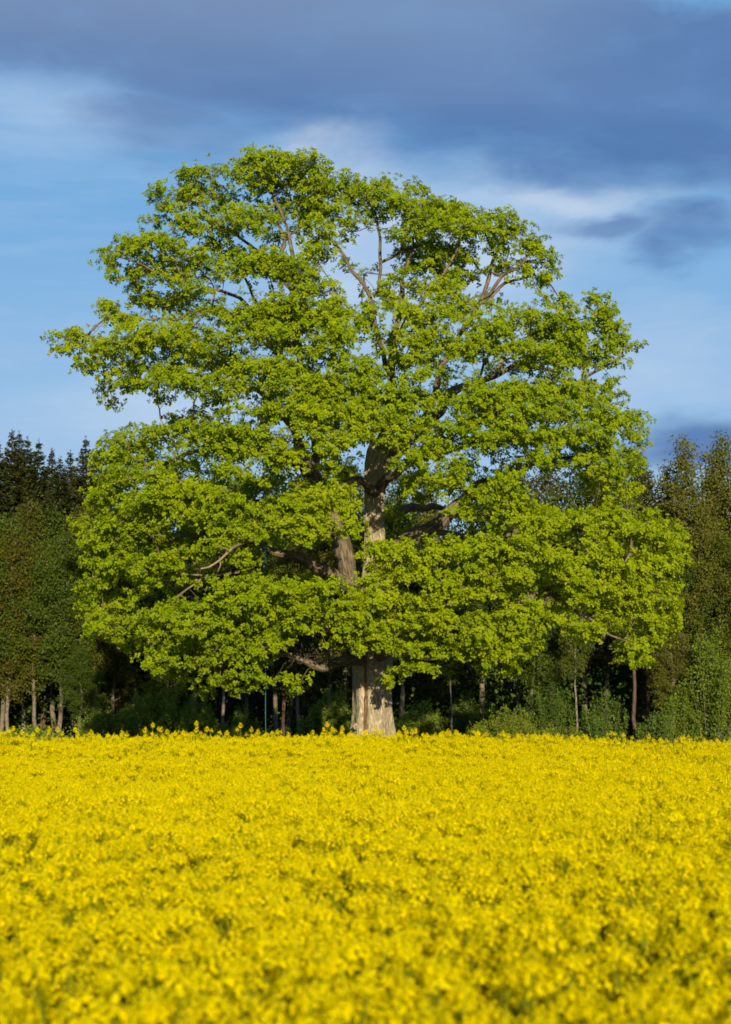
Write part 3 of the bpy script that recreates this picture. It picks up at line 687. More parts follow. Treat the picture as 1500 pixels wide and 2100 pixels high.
EDGE = [(530, 305), (600, 318), (620, 306), (655, 320), (688, 352), (720, 350), (745, 375), (770, 364), (800, 362), (815, 384), (850, 377), (876, 392), (885, 410), (925, 404), (952, 418), (970, 438), (1005, 434), (1050, 435),
        (1072, 458), (1102, 468), (1116, 490), (1112, 510), (1136, 522), (1142, 545), (1128, 560), (1144, 578), (1110, 588), (1040, 580), (1036, 612), (1080, 628), (1110, 604), (1158, 612), (1172, 632), (1195, 652), (1204, 652), (1200, 628), (1216, 612), (1228, 600), (1242, 622),
        (1272, 634), (1279, 665), (1300, 690), (1314, 715), (1292, 728), (1284, 752), (1250, 762), (1205, 750), (1150, 772), (1215, 782), (1255, 775), (1270, 792), (1282, 818), (1302, 824), (1306, 842), (1325, 862), (1314, 885), (1326, 905), (1334, 940), (1316, 965), (1306, 1000), (1322, 1034),
        (1343, 1036), (1362, 1064), (1392, 1080), (1415, 1112), (1412, 1148), (1396, 1180), (1386, 1200), (1400, 1240), (1398, 1270), (1386, 1300), (1370, 1328), (1346, 1346), (1318, 1370), (1286, 1364), (1266, 1350), (1272, 1330), (1240, 1308), (1190, 1308), (1160, 1294), (1140, 1285),
        (1105, 1296), (1096, 1340), (1058, 1385), (1020, 1390), (985, 1370), (940, 1370), (900, 1385), (850, 1376), (812, 1415), (795, 1405), (790, 1370), (720, 1345), (640, 1350), (612, 1420), (590, 1415), (540, 1405), (500, 1425), (420, 1430), (350, 1395), (270, 1365), (200, 1315), (164, 1286),
        (154, 1240), (165, 1180), (170, 1120), (150, 1080), (170, 1040), (190, 1000), (186, 950), (196, 925), (220, 898), (270, 876), (325, 884), (348, 872), (357, 848), (400, 842), (455, 850), (430, 828), (350, 835), (312, 820), (300, 804), (272, 797), (252, 822), (245, 846), (224, 846), (208, 820),
        (204, 788), (216, 768), (162, 773), (158, 756), (170, 733), (114, 726), (101, 695), (117, 679), (160, 676), (208, 692), (240, 680), (250, 668), (217, 650), (199, 634), (198, 614), (236, 622), (262, 642), (300, 645), (262, 610), (282, 600), (262, 590), (240, 578), (217, 562), (226, 546), (198, 529), (194, 508),
        (210, 508), (226, 522), (242, 494), (262, 484), (300, 481), (345, 480), (345, 468), (290, 457), (292, 442), (324, 432), (298, 405), (312, 388), (330, 381), (352, 400), (366, 354), (386, 348), (420, 338), (448, 342), (461, 314), (480, 304), (500, 318)]
EDGE = np.array(EDGE, float)


def inside(px, py):
    x1, y1 = EDGE[:, 0], EDGE[:, 1]
    x2, y2 = np.roll(x1, -1), np.roll(y1, -1)
    c_ = (y1 > py) != (y2 > py)
    return int(np.sum(c_ & (px < (x2 - x1) * (py - y1) / np.where(y2 == y1, 1e-9, y2 - y1) + x1))) % 2 == 1


def photo_xy(p):
    d = p - CAM
    f = d[1] * math.cos(PITCH) + d[2] * math.sin(PITCH)
    return 750 + FPX * d[0] / f, 1050 - FPX * (-d[1] * math.sin(PITCH) + d[2] * math.cos(PITCH)) / f


def in_window(px, py):
    return any(((px - a) / b) ** 2 + ((py - c_) / d_) ** 2 < 1 for a, c_, b, d_ in WINDOWS)


for li, q in enumerate(limb_pts):               # limbs end inside the foliage
    k = len(q)
    while k > 6 and not inside(*photo_xy(q[k - 1, :3])):
        k -= 1
    limb_pts[li] = q[:max(6, k - 2)]

pts, dens = [], []
for (a, b, rx, ry, dk, de) in MASS:
    hd = float(crown_depth(a, b))
    n = max(4, int(rx * ry * de / float(np.interp(b, [480, 640, 800, 900], [40, 39, 40, 41]))))
    u = unit(RNG.normal(0, 1, (n, 3))) * (RNG.random((n, 1)) ** 0.42)
    dd = dk * hd * (1 if abs(dk) > .6 else RNG.uniform(.75, 1.25)) + RNG.normal(0, .35)
    for q in u:
        if in_window(a + q[0] * rx, b + q[1] * ry) and RNG.random() < .8:
            continue
        pts.append(at(a + q[0] * rx * 1.05, b + q[1] * ry * 1.15 - (1 - q[0] ** 2) * 2, OY + dd + q[1] * 0.35 + q[2] * (rx * PX) * 1.15))
for q in limb_pts:                              # leafy sprays along the outer part of every limb
    for k in range(int(len(q) * .58), len(q)):
        for _ in range(2):
            p = q[k, :3] + RNG.normal(0, 1, 3) * np.array([.4, .45, .3])
            if not in_window(*photo_xy(p)): pts.append(p)
    for _ in range(7):
        pts.append(q[-1, :3] + RNG.normal(0, .22, 3))
# the far side of the crown, seen through the gaps of the near side
for _ in range(3400):
    py = RNG.uniform(330, 1370)
    l, r = np.interp(py, OUT[:, 0], OUT[:, 1]), np.interp(py, OUT[:, 0], OUT[:, 2])
    px = RNG.uniform(l + 22, r - 22)
    if RNG.random() > np.interp(py, [330, 700, 860, 930, 1250, 1330, 1370], [.12, .34, .55, .7, .7, .4, .1]) or in_window(px, py):
        continue
    if mnoise.noise(Vector((px / 90, py / 55, 4.2))) < -0.12:
        continue
    pts.append(at(px, py, OY + float(crown_depth(px, py)) * RNG.uniform(.15, .85)))
# and a thin fill of the near half between the shelves
for _ in range(2300):
    py = RNG.uniform(620, 1330)
    l, r = np.interp(py, OUT[:, 0], OUT[:, 1]), np.interp(py, OUT[:, 0], OUT[:, 2])
    px = RNG.uniform(l + 14, r - 14)
    if in_window(px, py) or 690 < px < 815 and 930 < py < 1230 or 815 <= px < 935 and 1030 < py < 1100 or 560 < px < 700 and 1100 < py < 1180:
        continue
    if mnoise.noise(Vector((px / 80, py / 40, 9.7))) < 0.02:
        continue
    pts.append(at(px, py, OY + float(crown_depth(px, py)) * RNG.uniform(-.8, .1)))
pts = np.array([p for p in pts if inside(*photo_xy(p))])

# grow the branches: every leafy point joins the nearest wood, weighing the way back to the trunk
npos, npar, npath, nlimb, nleaf, ntop = [], [], [], [], [], []
for li, q in enumerate(limb_pts):
    d0 = np.linalg.norm(q[:, :3] - tr[None, -1, :3], axis=1)
    acc = 0.0
    for k in range(len(q)):
        if k: acc += np.linalg.norm(q[k, :3] - q[k - 1, :3])
        npos.append(q[k, :3]); npar.append(len(npos) - 2 if k else -1)
        npath.append(acc if acc > 0.8 else 6.0); nlimb.append(li); nleaf.append(False)
N0 = len(npos)
cap = N0 + len(pts) * 6
P_ = np.zeros((cap, 3)); P_[:N0] = npos
PL = np.zeros(cap); PL[:N0] = npath
par = np.full(cap, -1); par[:N0] = npar
lim = np.zeros(cap, int); lim[:N0] = nlimb
lf = np.zeros(cap, bool)
dist0 = np.array([np.min(np.sum((P_[:N0] - p) ** 2, 1)) for p in pts])
cnt = N0
for p in pts[np.argsort(dist0)]:
    d = np.linalg.norm(P_[:cnt] - p, axis=1)
    j = int(np.argmin(d + 0.22 * PL[:cnt]))
    base, dd = P_[j].copy(), d[j]
    k = max(1, int(round(dd / 0.38)))
    side = RNG.normal(0, 1, 3)
    side -= unit(p - base) * np.dot(side, unit(p - base))
    prev = j
    for s in range(1, k + 1):
        t = s / k
        q = base + (p - base) * t
        if s < k:
            q = q + side * 0.09 * dd * math.sin(math.pi * t) * 0.8 + RNG.normal(0, .035, 3) + np.array([0, 0, 0.05 * dd * math.sin(math.pi * t)])
        P_[cnt] = q
        PL[cnt] = PL[prev] + np.linalg.norm(q - P_[prev])
        par[cnt], lim[cnt] = prev, lim[j]
        lf[cnt] = (1 - t) * dd < 0.45
        prev = cnt
        cnt += 1
P_, par, lim, lf = P_[:cnt], par[:cnt], lim[:cnt], lf[:cnt]
# pipe model radii
area = np.where(np.arange(cnt) >= N0, 0.0, 0.0)
kids = [[] for _ in range(cnt)]
for k in range(cnt):
    if par[k] >= 0: kids[par[k]].append(k)
EXPN = 2.25
for k in range(cnt - 1, N0 - 1, -1):
    if area[k] == 0: area[k] = 0.0085 ** EXPN
    if par[k] >= N0: area[par[k]] += area[k]
rad = area ** (1 / EXPN)
rad = np.minimum(np.maximum(rad, 0.0085), 0.085)

GL = [Geo() for _ in LIMBS]                 # limb wood
GT = [Geo() for _ in LIMBS]                 # twigs
GF = [Geo() for _ in LIMBS]                 # leaves
for li, q in enumerate(limb_pts):
    r = q[:, 3].copy()
    k = np.linspace(0, 1, len(q))
    r *= 1 + 0.07 * np.sin(np.arange(len(q)) * 0.9 + li)
    tube(GL[li], q[:, :3], r, 12 if r[0] > 0.12 else 8, 0, 0.05)
done = np.zeros(cnt, bool)
for k in range(N0, cnt):
    if done[k]: continue
    # only start a chain at a node whose parent is on the limb or belongs to another chain
    if par[k] >= N0 and not done[par[k]]: continue
    chain, cur = [par[k]], k
    while True:
        chain.append(cur); done[cur] = True
        nxt = [c for c in kids[cur] if not done[c]]
        if not nxt: break
        cur = max(nxt, key=lambda c: area[c])
    c = np.array(chain)
    r = rad[c].copy(); r[0] = r[1]
    tube(GT[lim[k]], P_[c], r, 4 if r[0] < 0.03 else 6)

# rosettes of leaves at and around the leafy nodes
leafy = np.where(lf & (np.arange(cnt) >= N0))[0]
cen, axis_, lidx = [], [], []
for k in leafy:
    tipd = unit(P_[k] - P_[par[k]])
    nr = 5 if kids[k] else 6
    for _ in range(nr):
        o = RNG.normal(0, 1, 3) * np.array([.15, .15, .085])
        cen.append(P_[k] + tipd * 0.06 + o)
        ax = unit(tipd * 0.5 + unit(o + 1e-6) * 0.55 + np.array([0, 0, 0.55]) + np.array(to_sun) * .45 + RNG.normal(0, .28, 3))
        axis_.append(ax)
        lidx.append(lim[k])
cen, axis_, lidx = np.array(cen), np.array(axis_), np.array(lidx)
PER = 9
nR = len(cen)
C = np.repeat(cen, PER, 0)
A = np.repeat(axis_, PER, 0)
e1 = unit(np.cross(A, np.array([0.3, 0.9, 0.2])))
e2 = np.cross(A, e1)
phi = np.tile(np.arange(PER) * 2.4, nR) + np.repeat(RNG.uniform(0, 6.28, nR), PER) + RNG.normal(0, .3, nR * PER)
lift = np.tile(np.linspace(-.25, .75, PER), nR) + RNG.normal(0, .22, nR * PER)
Dr = (np.cos(phi)[:, None] * e1 + np.sin(phi)[:, None] * e2) * np.cos(lift)[:, None] + A * np.sin(lift)[:, None]
Nn = A * np.cos(lift)[:, None] - (np.cos(phi)[:, None] * e1 + np.sin(phi)[:, None] * e2) * np.sin(lift)[:, None]
LL = RNG.uniform(.068, .145, nR * PER)
tint = np.clip(np.repeat(RNG.normal(.5, .17, nR), PER) + RNG.normal(0, .13, nR * PER), 0, 1)
lid = np.repeat(lidx, PER)
for li in range(len(LIMBS)):
    s = lid == li
    leaves(GF[li], C[s] + Dr[s] * 0.015, Dr[s], Nn[s], LL[s], LL[s] * 0.66, tint[s])
print("oak nodes", cnt, "rosettes", nR, "leaves", nR * PER)
for li in range(len(LIMBS)):
    o = limb_pts[li][0, :3]
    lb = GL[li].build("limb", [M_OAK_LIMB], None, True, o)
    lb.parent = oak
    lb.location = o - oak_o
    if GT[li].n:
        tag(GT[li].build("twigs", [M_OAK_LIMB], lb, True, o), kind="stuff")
        tag(GF[li].build("leaves", [M_OAK_LEAF], lb, False, o), kind="stuff")

# the bare pale bough end under the left limb and the dry twigs over the lowest limb
g = Geo()
q = spline(np.array([[*at(a, b, OY + d), r * PX] for a, b, d, r in [(530, 1106, -3.0, 4.2), (508, 1111, -4.4, 3.0), (478, 1124, -6.4, 2.5), (452, 1148, -7.2, 2.1), (428, 1163, -7.5, 1.6), (412, 1166, -7.6, 1.0)]]), .12)
tube(g, q[:, :3], q[:, 3], 6, 0, .08)
for a, b in (((470, 1128), (448, 1120)), ((452, 1148), (447, 1172))):
    tube(g, np.array([at(*a, OY - 7.0), at((a[0] + b[0]) / 2 + 3, (a[1] + b[1]) / 2, OY - 7.2), at(*b, OY - 7.4)]), [.025, .018, .01], 5)
tag(g.build("dead_bough", [M_DEAD], oak, True, oak_o), "bare sunlit dead bough end without leaves")
g = Geo()
for _ in range(46):
    a = np.array([RNG.uniform(600, 700), RNG.uniform(1345, 1362)])
    y0 = OY - 2.4 + RNG.normal(0, .25)
    P0 = at(a[0], a[1], y0)
    n = RNG.integers(4, 8)
    dirv = np.array([RNG.normal(0, .6), RNG.normal(-.2, .4), RNG.uniform(.4, 1.2)])
    P = [P0]
    for s in range(n):
        dirv = dirv + RNG.normal(0, .55, 3)
        P.append(P[-1] + unit(dirv) * .14)
    tube(g, np.array(P), np.linspace(.011, .005, n + 1), 4)
tag(g.build("dead_twigs", [M_OAK_LIMB], oak, True, oak_o), "tangle of dry leafless twigs above the lowest limb")

# ------------------------------------------------------------------ teal rope hanging from the left limb
ry = OY - 2.25
top = at(543, 1116, ry)
rope = empty("rope", tuple(top), "thin teal rope looped over the oak's left limb and hanging down to the field", "rope")
g = Geo()
a0, a1 = at(545.5, 1112, ry), at(545, 1530, ry)
tube(g, np.linspace(a0, a1, 14) + RNG.normal(0, .006, (14, 3)), np.full(14, .009), 6)
g.build("long_strand", [M_ROPE], rope, True, top)
g = Geo()
a0, a1 = at(542, 1112, ry - .05), at(540, 1262, ry - .05)
tube(g, np.linspace(a0, a1, 8) + RNG.normal(0, .006, (8, 3)), np.full(8, .016), 6)
g.build("short_strand", [M_ROPE], rope, True, top)
g = Geo()
lc = at(544, 1124, OY - 1.9)
th = np.linspace(0, 2 * math.pi, 20)
for s in (-.05, .02, .07):
    tube(g, np.stack([lc[0] + s + 0 * th, lc[1] + .24 * np.cos(th), lc[2] + .2 * np.sin(th)], 1), np.full(20, .022), 6)
g.build("loop", [M_ROPE], rope, True, top)

# ------------------------------------------------------------------ forest trees
def broadleaf(H, W, base, nleaf, lsize, mats, seed, r0=.16, upright=.6, airy=.5, lean=0.0, spire=.35):
    """trunk mesh with boughs, crown mesh of leaves; foot at the origin"""
    R = np.random.default_rng(seed)
    T, Cn = Geo(), Geo()
    n = 14
    k = np.linspace(0, 1, n)
    w = np.cumsum(R.normal(0, .07, (n, 2)), 0) * (H / 12)
    w[0] = 0
    P = np.stack([w[:, 0] + lean * k * H, w[:, 1], k * H * .97], 1)
    P[0, 2] = -.3
    tube(T, P, r0 * (1 - k) ** .8 + .015, 8, 0, .05)
    nb = int(26 + H * 2.2)
    B, Dv = [], []
    for b in range(nb):
        t = base + (1 - base) * ((b + R.random()) / nb)
        p0 = np.array([np.interp(t, k, P[:, c]) for c in range(3)])
        prof = math.sin(math.pi * min(1, max(0.02, ((t - base) / (1 - base)) ** (1 - spire * .5)) ) * .86 + .28) if t < .98 else .2
        prof = max(.16, prof) * (1 - spire * ((t - base) / (1 - base)) ** 2)
        L = W * prof * R.uniform(.6, 1.12)
        az = b * 2.4 + R.normal(0, .35)
        el = R.normal(upright, .18) * (.5 + .7 * t)
        d = np.array([math.cos(az) * math.cos(el), math.sin(az) * math.cos(el), math.sin(el)])
        m = 6
        s = np.linspace(0, 1, m)[:, None]
        Q = p0 + d * L * s + np.array([0, 0, .10 * L]) * s ** 2 + np.cumsum(R.normal(0, .06 * L / m, (m, 3)), 0) * s
        tube(T, Q, (max(.012, r0 * .34 * (1 - t) + .014)) * (1 - s[:, 0] * .8), 4)
        B.append(Q); Dv.append(np.broadcast_to(d, Q.shape))
        for sb in range(3):
            u = R.uniform(.35, .9)
            q0 = p0 + d * L * u
            d2 = unit(d + R.normal(0, .6, 3) + np.array([0, 0, .15]))
            Q2 = q0 + d2 * L * .45 * np.linspace(0, 1, 4)[:, None]
            tube(T, Q2, np.linspace(.012, .006, 4), 3)
            B.append(Q2); Dv.append(np.broadcast_to(d2, Q2.shape))
    # leaves in sprays along the boughs
    ns = nleaf // 7
    wts = np.array([np.linalg.norm(q[-1] - q[0]) for q in B])
    pick = R.choice(len(B), ns, p=wts / wts.sum())
    t = R.random(ns) ** .6
    c = np.array([B[i][0] + (B[i][-1] - B[i][0]) * u for i, u in zip(pick, t)]) + R.normal(0, 1, (ns, 3)) * np.array([.24, .24, .17]) * (W / 2.4) ** .7
    ax = unit(R.normal(0, .55, (ns, 3)) + np.array([0, 0, .6]) + unit(c - P[n // 2]) * .5)
    C_ = np.repeat(c, 7, 0) + R.normal(0, lsize * airy * 1.6, (ns * 7, 3))
    dr = unit(np.repeat(ax, 7, 0) * .3 + R.normal(0, 1, (ns * 7, 3)))
    nn_ = unit(np.repeat(ax, 7, 0) + R.normal(0, .5, (ns * 7, 3)))
    ls = R.uniform(.7, 1.25, ns * 7) * lsize
    leaves(Cn, C_, dr, nn_, ls, ls * .72, np.clip(np.repeat(R.normal(.5, .2, ns), 7) + R.normal(0, .12, ns * 7), 0, 1))
    return T.mesh("trunk", [mats[0]], True), Cn.mesh("crown", [mats[1]])


def spruce(H, W, seed, mats, nn=1.0):
    R = np.random.default_rng(seed)
    T, Cn = Geo(), Geo()
    k = np.linspace(0, 1, 10)
    P = np.stack([R.normal(0, .03, 10), R.normal(0, .03, 10), k * H], 1)
    P[0, 2] = -.3
    tube(T, P, .2 * (1 - k) + .012, 8)
    z = H * .16
    C_, D_, N_, L_ = [], [], [], []
    while z < H - .06:
        f = 1 - z / H
        dt = H - z
        Lw = min(W, .17 * dt + .085 * dt ** 1.55) * R.uniform(.8, 1.12) + .05
        m = 6 if f > .06 else 4
        a0 = R.random() * 6
        for b in range(m):
            az = a0 + b * 2 * math.pi / m + R.normal(0, .15)
            L = Lw * R.uniform(.7, 1.12)
            drop = (-.35 + .75 * (1 - f) ** 1.5) * R.uniform(.7, 1.2)
            d = unit(np.array([math.cos(az), math.sin(az), drop]))
            p0 = np.array([0, 0, z + R.normal(0, .05)])
            s = np.linspace(0, 1, 5)[:, None]
            Q = p0 + d * L * s + np.array([0, 0, .16 * L]) * s ** 2
            tube(T, Q, np.linspace(.022, .006, 5) * min(1, .4 + f), 3)
            ks = int((8 + L * 15) * nn)
            u = R.random(ks) ** .7
            q = p0 + d * L * u[:, None] + np.array([0, 0, .16 * L]) * (u ** 2)[:, None]
            sd = np.cross(d, [0, 0, 1.0])
            sg = R.choice([-1, 1], ks)[:, None]
            dd = unit(d * .7 + sd * sg * R.uniform(.2, 1.1, (ks, 1)) + np.array([0, 0, -.25]) + R.normal(0, .22, (ks, 3)))
            C_.append(q + R.normal(0, .03, q.shape)); D_.append(dd)
            N_.append(unit(np.array([0, 0, 1.0]) + R.normal(0, .45, (ks, 3))))
            L_.append(R.uniform(.14, .32, ks) * min(1, .45 + L))
        z += (.20 + .22 * f) * R.uniform(.85, 1.15)
    C_, D_, N_, L_ = map(np.concatenate, (C_, D_, N_, L_))
    leaves(Cn, C_, D_, N_, L_, L_ * .36 + .012, np.clip(R.normal(.45, .22, len(C_)), 0, 1))
    # the leader
    tube(Cn, np.array([[0, 0, H - .3], [0, 0, H + .22]]), np.array([.02, .006]), 4, 0, 0, .4)
    n = 46
    c = np.stack([0 * np.arange(n), 0 * np.arange(n), H - .7 + .9 * R.random(n)], 1)
    leaves(Cn, c, R.normal(0, 1, (n, 3)) * np.array([1, 1, .3]) + np.array([0, 0, .5]), R.normal(0, 1, (n, 3)), R.uniform(.06, .14, n), .03, np.clip(R.normal(.45, .2, n), 0, 1))
    return T.mesh("trunk", [mats[0]], True), Cn.mesh("crown", [mats[1]])


def shrub(H, W, nleaf, lsize, mats, seed):
    R = np.random.default_rng(seed)
    T, Cn = Geo(), Geo()
    B = []
    for s in range(int(16 + W * 7)):
        az = R.uniform(0, 6.28)
        sp = R.random() ** .7 * W * .5
        hh = H * R.uniform(.62, 1.08) * (1 - .38 * (sp / (W * .5)) ** 2)
        p1 = np.array([math.cos(az) * sp, math.sin(az) * sp, hh])
        p0 = np.array([p1[0] * .35, p1[1] * .35, -.1])
        u = np.linspace(0, 1, 6)[:, None]
        Q = p0 + (p1 - p0) * u + np.array([p1[0], p1[1], 0]) * .12 * np.sin(u * 3.1) + R.normal(0, .03, (6, 3))
        tube(T, Q, np.linspace(.022, .005, 6), 4)
        B.append(Q)
    ns = nleaf // 6
    pick = R.choice(len(B), ns)
    t = R.random(ns) ** .55 * 5
    i = np.minimum(t.astype(int), 4)
    c = np.array([B[a][b] + (B[a][b + 1] - B[a][b]) * (x - b) for a, b, x in zip(pick, i, t)]) + R.normal(0, 1, (ns, 3)) * .12 * max(.6, W / 3)
    c[:, 2] = np.maximum(c[:, 2], .05)
    C_ = np.repeat(c, 6, 0) + R.normal(0, lsize * .7, (ns * 6, 3))
    dr = unit(R.normal(0, 1, (ns * 6, 3)) + np.array([0, 0, .6]))
    nn_ = unit(R.normal(0, .7, (ns * 6, 3)) + np.array([0, -.2, .7]))
    ls = R.uniform(.7, 1.3, ns * 6) * lsize
    leaves(Cn, C_, dr, nn_, ls, ls * .6, np.clip(np.repeat(R.normal(.5, .2, ns), 6) + R.normal(0, .12, ns * 6), 0, 1))
    return T.mesh("stem", [mats[0]], True), Cn.mesh("foliage", [mats[1]])


def plant_tree(name, meshes, x, y, rz, scale, label, cat, group=None, parts=("trunk", "crown"), sxy=None):
    o = empty(name, (x, y, float(ground_z(x, y)) - .02), label, cat, group)
    o.rotation_euler.z = rz
    for nm, me in zip(parts, meshes):
        c = bpy.data.objects.new(nm, me)
        s = scale if sxy is None else sxy
        c.scale = (s, s, scale)
        link(c, o)
    return o


BROAD = {
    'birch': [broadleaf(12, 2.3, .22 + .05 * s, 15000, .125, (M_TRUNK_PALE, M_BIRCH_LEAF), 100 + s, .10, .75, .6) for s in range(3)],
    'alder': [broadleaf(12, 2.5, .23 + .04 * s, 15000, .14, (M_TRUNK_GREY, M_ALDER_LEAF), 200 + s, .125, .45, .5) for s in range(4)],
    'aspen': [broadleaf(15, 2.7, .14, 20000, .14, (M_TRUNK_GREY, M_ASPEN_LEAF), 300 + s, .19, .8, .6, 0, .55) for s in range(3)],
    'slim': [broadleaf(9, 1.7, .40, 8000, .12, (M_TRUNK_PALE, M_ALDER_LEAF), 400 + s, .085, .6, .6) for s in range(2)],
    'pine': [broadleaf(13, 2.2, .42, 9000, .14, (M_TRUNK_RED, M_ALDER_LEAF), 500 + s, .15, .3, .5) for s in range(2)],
}
BASEH = {'birch': 12, 'alder': 12, 'aspen': 15, 'slim': 9, 'pine': 13}
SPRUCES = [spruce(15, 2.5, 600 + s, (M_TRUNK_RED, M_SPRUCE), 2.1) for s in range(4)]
_count = {}


def forest(kind, px, top, Y, label, group=None, name=None, wide=1.0):
    x = at(px, 1400, Y)[0]
    z0 = float(ground_z(x, Y))
    H = at(px, top, Y)[2] - z0
    k = _count.get(kind, 0)
    _count[kind] = k + 1
    if kind == 'spruce':
        s = H / 15.3
        return plant_tree("spruce_tree", SPRUCES[k % 4], x, Y, k * 1.9, s, label, "tree", group, sxy=min(1.25, max(.8, s)) * wide)
    s = H / (BASEH[kind] * 1.02)
    nm = name or {'birch': "birch_tree", 'alder': "forest_tree", 'aspen': "forest_tree", 'slim': "young_tree", 'pine': "forest_tree"}[kind]
    return plant_tree(nm, BROAD[kind][k % len(BROAD[kind])], x, Y, k * 2.3 + .4, s, label, "tree", group, sxy=min(1.25, max(.85, s)) * wide)


G1 = "trees along the left edge of the wood"
G2 = "spruces on the left skyline"
G3 = "trees behind the oak"
G4 = "tall trees at the right edge of the wood"
for px, top, Y, lb in [
    (14, 876, 96, "tallest dark spruce at the far left edge of the skyline"),
    (29, 878, 97.5, "dark spruce close beside the tallest one, second from the left edge"),
    (47, 890, 96.5, "dark spruce at the right end of the tall left trio"),
    (70, 895, 95, "pointed spruce standing alone right of the tall left trio"),
    (98, 914, 97, "low blunt spruce tip in the middle of the left skyline"),
    (136, 917, 96, "spruce tip just left of the lone high spire beside the oak"),
    (168, 889, 95, "slender high spruce spire closest to the oak's left side"),
    (192, 912, 98, "spruce half hidden behind the oak's left crown edge"),
    (-14, 900, 95, "spruce cut off by the left picture edge"),
    (116, 930, 94, "short spruce between two pointed tips on the left skyline"),
    (222, 928, 97, "spruce hidden behind the upper left of the oak's lower crown"),
    (92, 998, 91.5, "short spruce with a pointed tip in front of the tall left spruces"),
]:
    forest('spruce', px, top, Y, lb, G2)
for px, top, Y, kd, lb in [
    (6, 1045, 87, 'alder', "dark leafy tree with thin trunk at the left picture edge"),
    (20, 1080, 85.5, 'birch', "tree with paired pale trunk near the left picture edge"),
    (48, 1010, 90, 'birch', "olive brown airy tree below the left spruces"),
    (73, 1105, 86.5, 'alder', "leafy tree with leaning thin grey trunk, left wood edge"),
    (125, 1080, 85.5, 'alder', "dark green tree with brown trunk left of the reddish trunks"),
    (147, 1040, 89, 'birch', "greyish green birch under the low spruce tips"),
    (180, 1095, 88, 'pine', "tree with a reddish brown bare trunk in the dark left gap"),
    (200, 1120, 85, 'alder', "tree with grey trunk just left of the pale trunk"),
    (239, 1120, 84.5, 'birch', "birch with bright pale trunk left of the oak's skirt"),
    (252, 1090, 87, 'pine', "tree with thin dark red trunk right beside the pale birch"),
    (283, 1100, 86.5, 'alder', "grey trunked tree under the oak's lowest left boughs"),
    (310, 1130, 88, 'pine', "tree with forked reddish trunk under the oak's left skirt"),
    (-20, 1060, 86, 'alder', "leafy tree mostly outside the left picture edge"),
    (110, 1030, 90, 'alder', "mid green tree between the spruces and the left front trees"),
    (175, 1010, 91, 'birch', "tall airy tree under the high spruce spire"),
]:
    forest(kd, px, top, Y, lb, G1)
for px, top, Y, kd, lb in [
    (395, 1090, 85, 'alder', "tree with brown trunk behind the oak's lower left boughs"),
    (452, 1120, 84.5, 'birch', "white trunked birch standing left of the teal rope"),
    (505, 1080, 87, 'alder', "dim grey trunk in the shade just left of the rope"),
    (565, 1060, 85.5, 'alder', "thicker grey trunk just right of the teal rope"),
    (583, 1090, 86.5, 'pine', "slim reddish trunk, middle of the trio right of the rope"),
    (594, 1040, 89, 'alder', "dark trunk behind the trio right of the rope"),
    (617, 1075, 85.5, 'birch', "slightly curved pale trunk at the right of the trio by the rope"),
    (677, 1050, 87, 'birch', "thin birch in the shade left of the oak trunk"),
    (830, 1020, 88, 'alder', "dark tree behind the oak, right of its trunk"),
    (925, 1180, 84, 'slim', "slim young birch with pale trunk right of the oak trunk"),
    (880, 955, 91, 'aspen', "tree behind the oak's right side limb"),
    (990, 950, 89, 'alder', "dark tree behind the oak's lower right boughs"),
    (1060, 940, 90, 'birch', "grey green tree behind the willow shrub"),
    (1130, 925, 92, 'birch', "dull grey green birch crown seen through the gap in the oak's right side"),
    (1090, 1090, 87, 'alder', "leafy dark tree right above the willow shrub"),
    (1182, 1170, 84.5, 'slim', "slim tree with pale spotted trunk right of the willow shrub"),
    (1200, 940, 92, 'alder', "dark crown in the right hand gap of the oak"),
    (1245, 925, 91, 'birch', "tree behind the oak's right edge"),
    (1304, 1080, 83.5, 'pine', "tree with straight reddish brown trunk under the oak's right end"),
    (1328, 1110, 86, 'pine', "thinner reddish trunk just right of the straight brown one"),
    (705, 925, 93, 'alder', "dark tree seen through the gap left of the oak's upper stem"),
    (825, 935, 92.5, 'alder', "dark tree seen through the gap right of the oak's upper stem"),
    (560, 940, 93, 'alder', "dark tree behind the oak's left stem"),
    (620, 960, 92, 'alder', "tree behind the oak's middle left crown"),
    (500, 970, 91, 'birch', "birch behind the oak's left crown"),
    (400, 960, 92, 'alder', "tree behind the oak's outer left crown"),
    (320, 975, 91, 'birch', "birch behind the oak's left edge"),
    (260, 985, 90, 'alder', "tree between the oak's left edge and the spruces"),
]:
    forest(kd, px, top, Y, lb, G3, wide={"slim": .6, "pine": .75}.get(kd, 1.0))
for px, top, Y, kd, lb, wd in [
    (1398, 876, 88, 'aspen', "tall olive green tree with the highest pointed top on the right", 1.0),
    (1362, 925, 90, 'aspen', "shoulder tree between the oak's right edge and the tall olive tree", .9),
    (1458, 905, 89, 'aspen', "tall tree with a loose ragged top, second from the right edge", 1.0),
    (1494, 868, 88, 'aspen', "tall tree with a thin spiky top at the right picture edge", 1.0),
    (1440, 1000, 86, 'aspen', "olive tree with brown trunk showing through at the right", .9),
    (1540, 900, 89, 'aspen', "tall tree just outside the right picture edge", 1.0),
    (1325, 935, 91, 'birch', "grey green tree right behind the oak's right edge", 1.0),
    (1400, 1110, 86, 'alder', "dark lower tree between the oak and the right bushes", .9),
    (1490, 1080, 85.5, 'alder', "leafy tree above the bright bush at the right edge", 1.0),
]:
    forest(kd, px, top, Y, lb, G4, wide=wd)

